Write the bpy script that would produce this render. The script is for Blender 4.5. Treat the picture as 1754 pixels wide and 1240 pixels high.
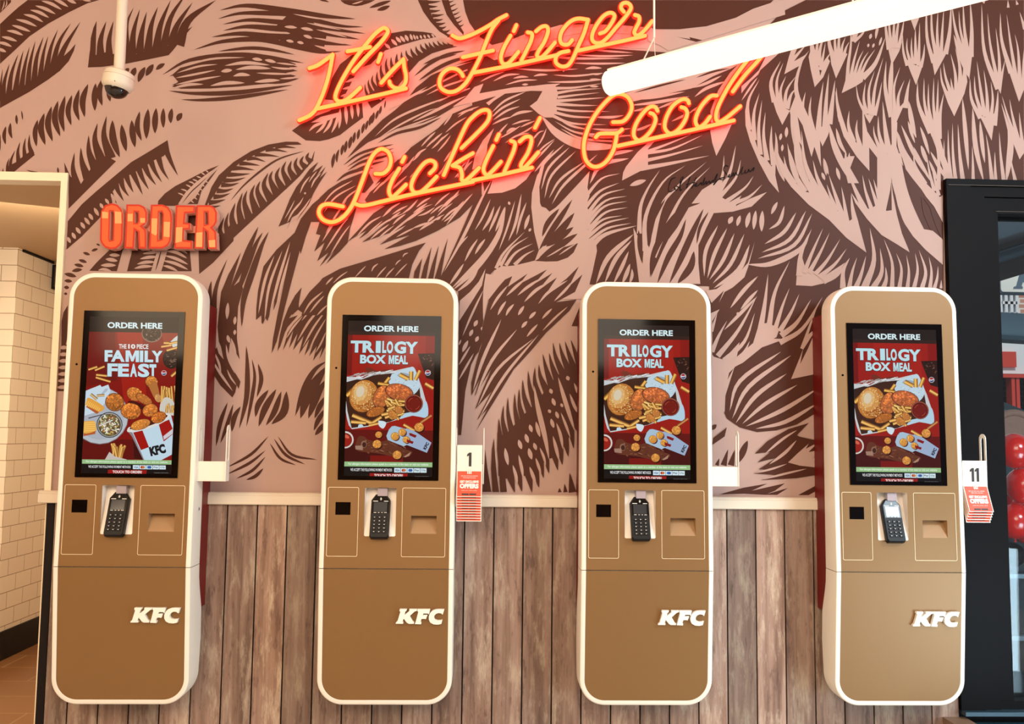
# Fast-food order kiosks against a feather mural wall, under script neon.
import bpy, math, random
from mathutils import Vector, Matrix
from mathutils.geometry import tessellate_polygon
random.seed(7)
for o in list(bpy.data.objects): bpy.data.objects.remove(o)
scene = bpy.context.scene
COL = scene.collection
PI = math.pi

# ---------------------------------------------------------------- camera
CX, CD, CZ = -0.0947, 3.5895, 1.45
YAW, PITCH, ROLL, FPX = 0.0339, 0.0823, 0.0118, 1526.06
def ray(px, py):
    u, v = px-877, py-620
    c, s = math.cos(ROLL), math.sin(ROLL); u, v = c*u+s*v, -s*u+c*v
    x, y, z = u/FPX, 1., -v/FPX
    c, s = math.cos(PITCH), math.sin(PITCH); y, z = c*y-s*z, s*y+c*z
    c, s = math.cos(YAW), math.sin(YAW); x, y = c*x+s*y, -s*x+c*y
    return Vector((x, y, z))
CAMPOS = Vector((CX, -CD, CZ))
def at(px, py, y=None, x=None, z=None):
    """where the line of sight through an image point meets a real plane of the room"""
    r = ray(px, py)
    if y is not None: t = (y-CAMPOS.y)/r.y
    elif x is not None: t = (x-CAMPOS.x)/r.x
    else: t = (z-CAMPOS.z)/r.z
    return CAMPOS + r*t
cam_d = bpy.data.cameras.new('camera'); cam = bpy.data.objects.new('camera', cam_d); COL.objects.link(cam)
fwd = ray(877, 620).normalized(); right = (ray(977, 620)-ray(877, 620)).normalized(); up = right.cross(fwd)
M = Matrix((right, up, -fwd)).transposed().to_4x4(); M.translation = CAMPOS
cam.matrix_world = M
cam_d.sensor_fit = 'HORIZONTAL'; cam_d.sensor_width = 36; cam_d.lens = FPX/1754*36
cam_d.clip_start = .05; cam_d.clip_end = 100
scene.camera = cam

# ---------------------------------------------------------------- light and exposure
scene.view_settings.view_transform = 'Standard'; scene.view_settings.look = 'None'
scene.view_settings.gamma = 1; scene.view_settings.use_curve_mapping = False
scene.view_settings.exposure = -0.22
w = bpy.data.worlds.new('world'); scene.world = w; w.use_nodes = True
w.node_tree.nodes['Background'].inputs[0].default_value = (.86, .92, 1.0, 1)
w.node_tree.nodes['Background'].inputs[1].default_value = .45
def light(name, kind, loc, target, energy, color, sx=1, sy=1):
    d = bpy.data.lights.new(name, kind); d.energy = energy; d.color = color
    if kind == 'AREA': d.shape = 'RECTANGLE'; d.size = sx; d.size_y = sy
    o = bpy.data.objects.new(name, d); COL.objects.link(o); o.location = loc
    o.rotation_euler = (Vector(target)-Vector(loc)).to_track_quat('-Z', 'Y').to_euler()
    return o
light('warm_ceiling_light', 'AREA', (-2.4, -4.6, 3.0), (-1.6, 0, .9), 140, (1, .76, .50), 2.0, 1.6)
light('ceiling_light', 'AREA', (.2, -4.8, 3.0), (.2, 0, .9), 125, (1, .86, .68), 2.4, 1.6)
light('shopfront_daylight', 'AREA', (2.55, -1.55, .45), (1.5, -.2, .7), 38, (.62, .86, 1.0), .9, .8)
light('street_daylight', 'AREA', (3.0, -2.9, 3.1), (1.9, 0, 1.6), 120, (.74, .90, 1.0), .9, .8)
light('servery_light', 'AREA', (-2.4, 1.0, 2.55), (-2.9, 2.2, .9), 46, (1, .88, .70), .9, .9)
sun = light('sun', 'SUN', (6, -6, 9), (6.8, 0, 2), 2.4, (1, .96, .9)); sun.data.angle = .02

# ---------------------------------------------------------------- materials
def lin(c): c /= 255.; return c/12.92 if c <= .04045 else ((c+.055)/1.055)**2.4
def L3(r, g, b): return (lin(r), lin(g), lin(b), 1)
MATS = {}
def mat(name, rgb, rough=.5, metal=0., spec=.5, noise=0., nscale=20, coat=0., emit=None, estr=1.):
    m = bpy.data.materials.new(name); m.use_nodes = True; MATS[name] = m
    nt = m.node_tree; b = nt.nodes['Principled BSDF']
    b.inputs['Base Color'].default_value = L3(*rgb); b.inputs['Roughness'].default_value = rough
    b.inputs['Metallic'].default_value = metal; b.inputs['Specular IOR Level'].default_value = spec
    b.inputs['Coat Weight'].default_value = coat
    if emit is not None:
        b.inputs['Emission Color'].default_value = emit if len(emit) == 4 else (*emit, 1)
        b.inputs['Emission Strength'].default_value = estr
    if noise:
        tc = nt.nodes.new('ShaderNodeTexCoord'); n = nt.nodes.new('ShaderNodeTexNoise')
        n.inputs['Scale'].default_value = nscale; n.inputs['Detail'].default_value = 4
        mx = nt.nodes.new('ShaderNodeMix'); mx.data_type = 'RGBA'
        a = L3(*rgb); mx.inputs[6].default_value = tuple(x*(1-noise) for x in a[:3])+(1,)
        mx.inputs[7].default_value = tuple(min(1, x*(1+noise)) for x in a[:3])+(1,)
        nt.links.new(tc.outputs['Object'], n.inputs['Vector']); nt.links.new(n.outputs[0], mx.inputs[0])
        nt.links.new(mx.outputs[2], b.inputs['Base Color'])
    return m
mat('mural_pink', (166, 137, 128), .5, spec=.15, noise=.03, nscale=3)
mat('mural_brown', (68, 34, 22), .5, spec=.15, noise=.05, nscale=3)
mat('ink', (16, 7, 6), .6, spec=.1)
mat('white_shell', (220, 212, 200), .4)
mat('bronze', (122, 88, 48), .48, metal=.3, spec=.5, noise=.02, nscale=4)
mat('bronze_light', (150, 116, 80), .5)
mat('pale_line', (225, 205, 170), .5)
mat('red_plate', (104, 5, 4), .45)
mat('black_glass', (7, 3, 3), .08, spec=.14)
mat('seam_dark', (50, 36, 26), .6)
mat('recess_white', (226, 216, 206), .45)
mat('bracket_grey', (150, 135, 140), .4)
mat('device_black', (8, 6, 7), .42, spec=.2)
mat('device_screen', (14, 18, 24), .08, emit=(.006, .012, .018), estr=1)
mat('device_key', (22, 18, 20), .45, spec=.2)
mat('print_white', (225, 220, 215), .5)
mat('print_black', (30, 26, 28), .5)
mat('card_white', (218, 210, 198), .5)
mat('card_red', (212, 66, 36), .5)
mat('letter_white', (228, 222, 212), .45)
mat('cream_paint', (228, 208, 180), .45)
mat('rail_paint', (204, 190, 172), .45, noise=.02, nscale=6)
mat('black_trim', (14, 6, 5), .5, spec=.2)
mat('door_frame', (9, 6, 7), .6, spec=.1, noise=.06, nscale=8)
mat('steel_teal', (46, 66, 78), .35, metal=.2)
mat('camera_white', (196, 184, 168), .45)
mat('dome_smoke', (22, 12, 10), .06)
mat('lamp_housing', (230, 226, 220), .4)
mat('cable_white', (215, 205, 195), .5)
mat('lamp_glow', (60, 56, 50), .5, emit=(1.25, 1.0, .80), estr=1.35)
mat('neon_core', (40, 14, 8), .5, emit=(9.0, .72, .12), estr=1.0)
mat('neon_jacket', (60, 6, 4), .5, emit=(6.0, .040, .010), estr=1.0)
mat('sign_edge', (40, 8, 4), .5, spec=.2, emit=(.74, .030, .008), estr=1.17)
mat('sign_face', (40, 10, 4), .5, spec=.2, emit=(1.0, .125, .024), estr=1.17)
mat('sign_painted_reflection', (40, 24, 8), .5, spec=.2, emit=(1.05, .40, .11), estr=1.17)
mat('sign_return', (226, 160, 140), .4)
mat('ceiling_paint', (236, 222, 205), .6)
mat('soffit_tan', (196, 160, 118), .6, noise=.04, nscale=3)
mat('tarmac', (120, 120, 122), .9, noise=.15, nscale=30)
mat('facade_white', (236, 238, 240), .6)
mat('shop_red', (215, 70, 55), .5)
mat('pane_dark', (70, 84, 96), .1)
mat('awning_grey', (128, 146, 160), .7)
mat('awning_dark', (34, 22, 22), .7)
mat('sign_blue', (96, 116, 134), .5)
mat('sign_white', (250, 248, 240), .4)
mat('beam_steel', (92, 112, 126), .4, metal=.2)
mat('car_teal', (34, 52, 60), .25, coat=.5)
mat('balloon_red', (200, 24, 16), .18, coat=.5)
mat('wicker_tan', (150, 112, 96), .7, noise=.2, nscale=40)
mat('table_dark', (30, 36, 42), .35)
mat('table_edge', (140, 160, 172), .3, metal=.6)
mat('wood_edge', (126, 98, 78), .5, noise=.12, nscale=18)
mat('bench_top', (28, 52, 62), .12)

def brickmat(name, c1, c2, mortar, bw, bh, msize, plane='yz', rough=.25, bump=.15):
    m = bpy.data.materials.new(name); m.use_nodes = True; MATS[name] = m; nt = m.node_tree
    b = nt.nodes['Principled BSDF']; b.inputs['Roughness'].default_value = rough
    tc = nt.nodes.new('ShaderNodeTexCoord'); sx = nt.nodes.new('ShaderNodeSeparateXYZ'); cb = nt.nodes.new('ShaderNodeCombineXYZ')
    nt.links.new(tc.outputs['Object'], sx.inputs[0])
    if plane == 'xy':
        nt.links.new(sx.outputs['X'], cb.inputs['X']); nt.links.new(sx.outputs['Y'], cb.inputs['Y'])
    else:
        ad = nt.nodes.new('ShaderNodeMath'); ad.operation = 'ADD'
        nt.links.new(sx.outputs['X'], ad.inputs[0]); nt.links.new(sx.outputs['Y'], ad.inputs[1])
        nt.links.new(ad.outputs[0], cb.inputs['X']); nt.links.new(sx.outputs['Z'], cb.inputs['Y'])
    br = nt.nodes.new('ShaderNodeTexBrick'); nt.links.new(cb.outputs[0], br.inputs['Vector'])
    br.inputs['Color1'].default_value = L3(*c1); br.inputs['Color2'].default_value = L3(*c2); br.inputs['Mortar'].default_value = L3(*mortar)
    br.inputs['Scale'].default_value = 1; br.inputs['Brick Width'].default_value = bw; br.inputs['Row Height'].default_value = bh
    br.inputs['Mortar Size'].default_value = msize; br.inputs['Mortar Smooth'].default_value = .1; br.inputs['Bias'].default_value = 0
    nt.links.new(br.outputs['Color'], b.inputs['Base Color'])
    bp = nt.nodes.new('ShaderNodeBump'); bp.inputs['Strength'].default_value = bump; bp.inputs['Distance'].default_value = .003; bp.invert = True
    nt.links.new(br.outputs['Fac'], bp.inputs['Height']); nt.links.new(bp.outputs[0], b.inputs['Normal'])
    return m
brickmat('metro_tile', (240, 222, 192), (236, 216, 188), (150, 118, 84), .2, .1045, .0022)
brickmat('dining_floor_tile', (222, 218, 210), (216, 212, 204), (170, 165, 158), .60, .30, .004, plane='xy', rough=.3)
brickmat('floor_tile', (150, 102, 60), (140, 92, 54), (176, 140, 96), .60, .30, .004, plane='xy', rough=.3)
brickmat('street_brick', (205, 150, 130), (190, 132, 112), (238, 228, 218), .22, .075, .012, rough=.8)

def woodmat():
    m = bpy.data.materials.new('weathered_plank'); m.use_nodes = True; MATS['weathered_plank'] = m; nt = m.node_tree; N = nt.nodes.new; Lk = nt.links.new
    b = nt.nodes['Principled BSDF']; b.inputs['Roughness'].default_value = .62
    tc = N('ShaderNodeTexCoord'); at_ = N('ShaderNodeAttribute'); at_.attribute_name = 'plank'
    mp = N('ShaderNodeMapping'); mp.inputs['Scale'].default_value = (30, 1, 1.3); Lk(tc.outputs['Object'], mp.inputs['Vector'])
    ad = N('ShaderNodeVectorMath'); ad.operation = 'ADD'; Lk(mp.outputs[0], ad.inputs[0])
    sc = N('ShaderNodeVectorMath'); sc.operation = 'SCALE'; sc.inputs['Scale'].default_value = 37.; Lk(at_.outputs['Color'], sc.inputs[0]); Lk(sc.outputs[0], ad.inputs[1])
    n1 = N('ShaderNodeTexNoise'); n1.inputs['Scale'].default_value = 1.0; n1.inputs['Detail'].default_value = 7; n1.inputs['Roughness'].default_value = .62; n1.inputs['Distortion'].default_value = .5; Lk(ad.outputs[0], n1.inputs['Vector'])
    mp2 = N('ShaderNodeMapping'); mp2.inputs['Scale'].default_value = (15, 1, 3.4); Lk(tc.outputs['Object'], mp2.inputs['Vector'])
    ad2 = N('ShaderNodeVectorMath'); ad2.operation = 'ADD'; Lk(mp2.outputs[0], ad2.inputs[0]); Lk(sc.outputs[0], ad2.inputs[1])
    n2 = N('ShaderNodeTexNoise'); n2.inputs['Scale'].default_value = 1.3; n2.inputs['Detail'].default_value = 9; n2.inputs['Roughness'].default_value = .72; Lk(ad2.outputs[0], n2.inputs['Vector'])
    r1 = N('ShaderNodeValToRGB'); e = r1.color_ramp.elements
    e[0].position = .25; e[0].color = L3(104, 74, 60); e[1].position = .78; e[1].color = L3(206, 180, 162)
    x = e.new(.42); x.color = L3(146, 112, 94); x = e.new(.58); x.color = L3(176, 142, 124)
    Lk(n1.outputs[0], r1.inputs[0])
    r2 = N('ShaderNodeValToRGB'); e = r2.color_ramp.elements; e[0].position = .51; e[0].color = (0, 0, 0, 1); e[1].position = .66; e[1].color = (1, 1, 1, 1)
    Lk(n2.outputs[0], r2.inputs[0])
    mx = N('ShaderNodeMix'); mx.data_type = 'RGBA'; Lk(r2.outputs[0], mx.inputs[0]); Lk(r1.outputs[0], mx.inputs[6]); mx.inputs[7].default_value = L3(208, 184, 160)
    r3 = N('ShaderNodeValToRGB'); e = r3.color_ramp.elements; e[0].position = .36; e[0].color = (1, 1, 1, 1); e[1].position = .44; e[1].color = (0, 0, 0, 1)
    Lk(n2.outputs[0], r3.inputs[0])
    mx2 = N('ShaderNodeMix'); mx2.data_type = 'RGBA'; ml = N('ShaderNodeMath'); ml.operation = 'MULTIPLY'; ml.inputs[1].default_value = .7
    Lk(r3.outputs[0], ml.inputs[0]); Lk(ml.outputs[0], mx2.inputs[0]); Lk(mx.outputs[2], mx2.inputs[6]); mx2.inputs[7].default_value = L3(92, 60, 48)
    hs = N('ShaderNodeHueSaturation'); sp = N('ShaderNodeSeparateColor'); Lk(at_.outputs['Color'], sp.inputs[0])
    mr = N('ShaderNodeMapRange'); mr.inputs['To Min'].default_value = .38; mr.inputs['To Max'].default_value = .78; Lk(sp.outputs[1], mr.inputs['Value'])
    Lk(mr.outputs[0], hs.inputs['Value']); Lk(mx2.outputs[2], hs.inputs['Color']); Lk(hs.outputs[0], b.inputs['Base Color'])
    bp = N('ShaderNodeBump'); bp.inputs['Strength'].default_value = .25; bp.inputs['Distance'].default_value = .004; Lk(n1.outputs[0], bp.inputs['Height']); Lk(bp.outputs[0], b.inputs['Normal'])
woodmat()
def screenmat():
    m = bpy.data.materials.new('screen_picture'); m.use_nodes = True; MATS['screen_picture'] = m; nt = m.node_tree
    b = nt.nodes['Principled BSDF']; a = nt.nodes.new('ShaderNodeVertexColor'); a.layer_name = 'Col'
    b.inputs['Base Color'].default_value = (.004, .004, .004, 1); b.inputs['Roughness'].default_value = .10; b.inputs['Specular IOR Level'].default_value = .12
    nt.links.new(a.outputs['Color'], b.inputs['Emission Color']); b.inputs['Emission Strength'].default_value = 1.12
screenmat()
def glassmat():
    m = bpy.data.materials.new('clear_pane'); m.use_nodes = True; MATS['clear_pane'] = m; nt = m.node_tree
    for n in list(nt.nodes):
        if n.type != 'OUTPUT_MATERIAL': nt.nodes.remove(n)
    out = [n for n in nt.nodes if n.type == 'OUTPUT_MATERIAL'][0]
    t = nt.nodes.new('ShaderNodeBsdfTransparent'); g = nt.nodes.new('ShaderNodeBsdfGlossy'); g.inputs['Roughness'].default_value = .02
    t.inputs[0].default_value = (.92, .96, .97, 1)
    fr = nt.nodes.new('ShaderNodeFresnel'); fr.inputs[0].default_value = 1.4; mx = nt.nodes.new('ShaderNodeMixShader')
    nt.links.new(fr.outputs[0], mx.inputs[0]); nt.links.new(t.outputs[0], mx.inputs[1]); nt.links.new(g.outputs[0], mx.inputs[2]); nt.links.new(mx.outputs[0], out.inputs[0])
glassmat()

# ---------------------------------------------------------------- mesh helpers
class MB:
    def __init__(s): s.v = []; s.f = []; s.m = []; s.c = []
    def add(s, verts, faces, mi=0, col=None):
        n = len(s.v); s.v += [tuple(v) for v in verts]
        for f in faces: s.f.append(tuple(i+n for i in f)); s.m.append(mi); s.c.append(col)
        return s
    def box(s, x0, x1, y0, y1, z0, z1, mi=0, col=None):
        v = [(x, y, z) for x in (x0, x1) for y in (y0, y1) for z in (z0, z1)]
        return s.add(v, [(0, 1, 3, 2), (4, 6, 7, 5), (0, 4, 5, 1), (2, 3, 7, 6), (0, 2, 6, 4), (1, 5, 7, 3)], mi, col)
    def poly(s, pts3, holes=(), mi=0, col=None):
        loops = [[Vector(p) for p in pts3]]+[[Vector(p) for p in h] for h in holes]
        tr = tessellate_polygon(loops); flat = [p for l in loops for p in l]
        return s.add(flat, [tuple(t) for t in tr], mi, col)
    def prism(s, pts, y0, y1, holes=(), mi=0, mside=None, yf=None):
        """outline in x,z pulled from y0 (front) to y1 (back); yf(z) adds to the front"""
        F = lambda p, y: (p[0], y, p[1])
        s.poly([F(p, y0) for p in pts], [[F(p, y0) for p in h] for h in holes], mi)
        s.poly([F(p, y1) for p in pts], [[F(p, y1) for p in h] for h in holes], mside if mside is not None else mi)
        for lp in [pts]+list(holes):
            n = len(lp); v = [F(p, y0) for p in lp]+[F(p, y1) for p in lp]
            s.add(v, [(i, (i+1) % n, n+(i+1) % n, n+i) for i in range(n)], mside if mside is not None else mi)
        return s
    def tube(s, pts, r, n=10, mi=0, caps=True, off=(0, 0, 0)):
        pts = [Vector(p)+Vector(off) for p in pts]; rings = []
        for i, p in enumerate(pts):
            d = (pts[min(i+1, len(pts)-1)]-pts[max(i-1, 0)]).normalized()
            a = d.cross(Vector((0, 1, 0)))
            if a.length < 1e-3: a = d.cross(Vector((1, 0, 0)))
            a.normalize(); b = d.cross(a)
            rr = r[i] if isinstance(r, (list, tuple)) else r
            rings.append([p+(a*math.cos(2*PI*k/n)+b*math.sin(2*PI*k/n))*rr for k in range(n)])
        v = [q for R in rings for q in R]; f = []
        for i in range(len(rings)-1):
            for k in range(n): f.append((i*n+k, i*n+(k+1) % n, (i+1)*n+(k+1) % n, (i+1)*n+k))
        if caps: f.append(tuple(range(n))); f.append(tuple((len(rings)-1)*n+k for k in range(n)))
        return s.add(v, f, mi)
    def lathe(s, prof, n=28, axis=None, org=(0, 0, 0), mi=0):
        """profile of (radius, height) turned about a (possibly tilted) axis matrix"""
        A = axis or Matrix.Identity(3); O = Vector(org); v = []; f = []
        for r, h in prof:
            for k in range(n): v.append(O+A @ Vector((r*math.cos(2*PI*k/n), r*math.sin(2*PI*k/n), h)))
        for i in range(len(prof)-1):
            for k in range(n): f.append((i*n+k, i*n+(k+1) % n, (i+1)*n+(k+1) % n, (i+1)*n+k))
        return s.add(v, f, mi)
    def ball(s, c, r, n=18, m=12, mi=0):
        rx, ry, rz = r if isinstance(r, tuple) else (r, r, r); v = []; f = []
        for i in range(m+1):
            t = PI*i/m
            for k in range(n): v.append((c[0]+rx*math.sin(t)*math.cos(2*PI*k/n), c[1]+ry*math.sin(t)*math.sin(2*PI*k/n), c[2]+rz*math.cos(t)))
        for i in range(m):
            for k in range(n): f.append((i*n+k, i*n+(k+1) % n, (i+1)*n+(k+1) % n, (i+1)*n+k))
        return s.add(v, f, mi)
    def build(s, name, mats, parent=None, smooth=0, origin=(0, 0, 0)):
        me = bpy.data.meshes.new(name); O = Vector(origin)
        me.from_pydata([Vector(v)-O for v in s.v], [], s.f)
        for m in (mats if isinstance(mats, (list, tuple)) else [mats]): me.materials.append(MATS[m])
        me.polygons.foreach_set('material_index', s.m)
        if any(c is not None for c in s.c):
            a = me.color_attributes.new('Col', 'FLOAT_COLOR', 'CORNER')
            for p, c in zip(me.polygons, s.c):
                for li in p.loop_indices: a.data[li].color = c or (0, 0, 0, 1)
        import bmesh
        bm = bmesh.new(); bm.from_mesh(me)
        if smooth: bmesh.ops.remove_doubles(bm, verts=bm.verts, dist=1e-6)
        if not any(c is not None for c in s.c) and name != 'mural': bmesh.ops.recalc_face_normals(bm, faces=bm.faces)
        bm.to_mesh(me); bm.free()
        if smooth:
            me.shade_smooth(); me.set_sharp_from_angle(angle=math.radians(smooth))
        o = bpy.data.objects.new(name, me); COL.objects.link(o); o.location = O
        if parent is not None:
            o.location = O-Vector(parent['_o']) if '_o' in parent else O
            o.parent = parent
            if '_o' in parent: o['_o'] = [0., 0., 0.] if False else list(O)
        else: o['_o'] = list(O)
        return o
def thing(name, loc, label, cat, group=None):
    o = bpy.data.objects.new(name, None); COL.objects.link(o); o.location = loc; o.empty_display_size = .05
    o['_o'] = list(map(float, loc)); return tag(o, label, cat, group)
def tag(o, label, cat, group=None):
    o['label'] = label; o['category'] = cat
    if group: o['group'] = group
    return o
def struct(o, label=None):
    o['kind'] = 'structure'
    if label: o['label'] = label
    return o
def part(mb, name, mats, parent, smooth=0, label=None):
    """child mesh whose own origin sits at its parent's origin"""
    o = mb.build(name, mats, parent, smooth, origin=tuple(parent['_o']))
    if label: o['label'] = label
    return o
def copy_tree(o, parent=None, loc=None):
    c = o.copy(); COL.objects.link(c)
    if parent is not None: c.parent = parent
    if loc is not None: c.location = loc
    for ch in list(o.children): copy_tree(ch, c)
    return c
def arc(cx, cz, r, a0, a1, n=10): return [(cx+r*math.cos(math.radians(a0+(a1-a0)*i/n)), cz+r*math.sin(math.radians(a0+(a1-a0)*i/n))) for i in range(n+1)]
def rrect(x0, x1, z0, z1, r, n=6):
    return arc(x1-r, z1-r, r, 0, 90, n)+arc(x0+r, z1-r, r, 90, 180, n)+arc(x0+r, z0+r, r, 180, 270, n)+arc(x1-r, z0+r, r, 270, 360, n)
def crom(pts, n=5):
    pts = [tuple(p) for p in pts]; D = len(pts[0])
    if len(pts) < 3:
        a, b = pts; return [tuple(a[j]+(b[j]-a[j])*i/n for j in range(D)) for i in range(n+1)]
    out = []; P = [tuple(2*pts[0][j]-pts[1][j] for j in range(D))]+pts+[tuple(2*pts[-1][j]-pts[-2][j] for j in range(D))]
    for i in range(1, len(P)-2):
        p0, p1, p2, p3 = P[i-1:i+3]
        for k in range(n):
            t = k/n
            out.append(tuple(.5*(2*p1[j]+(p2[j]-p0[j])*t+(2*p0[j]-5*p1[j]+4*p2[j]-p3[j])*t*t+(3*p1[j]-p0[j]-3*p2[j]+p3[j])*t**3) for j in range(D)))
    out.append(pts[-1]); return out
_tx = {}
def text_tris(s, bold=0., spacing=1.0):
    """triangles of a line of lettering, scaled to the unit square (x right, y up)"""
    k = (s, bold, spacing)
    if s == '1': return ([(.42, 0), (1, 0), (1, 1), (.5, 1), (0, .86), (0, .70), (.42, .79)], [(0, 1, 2, 6), (2, 3, 6), (3, 4, 5, 6)], .5)
    if s == 'M': return ([(0, 0), (.25, 0), (.25, .6), (.42, .05), (.58, .05), (.75, .6), (.75, 0), (1, 0), (1, 1), (.7, 1), (.5, .45), (.3, 1), (0, 1)], [(0, 1, 2, 12), (12, 2, 11), (2, 3, 11), (3, 10, 11), (3, 4, 10), (4, 9, 10), (4, 5, 9), (5, 8, 9), (5, 6, 7, 8)], 1)
    if k not in _tx:
        cu = bpy.data.curves.new('t', 'FONT'); cu.body = s; cu.offset = bold; cu.resolution_u = 3; cu.space_character = spacing
        ob = bpy.data.objects.new('t', cu); me = bpy.data.meshes.new_from_object(ob)
        xs = [v.co.x for v in me.vertices]; ys = [v.co.y for v in me.vertices]
        x0, x1, y0, y1 = min(xs), max(xs), min(ys), max(ys)
        V = [((v.co.x-x0)/(x1-x0), (v.co.y-y0)/(y1-y0)) for v in me.vertices]
        _tx[k] = (V, [tuple(p.vertices) for p in me.polygons], (x1-x0)/(y1-y0))
        bpy.data.objects.remove(ob); bpy.data.curves.remove(cu); bpy.data.meshes.remove(me)
    return _tx[k]
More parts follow.
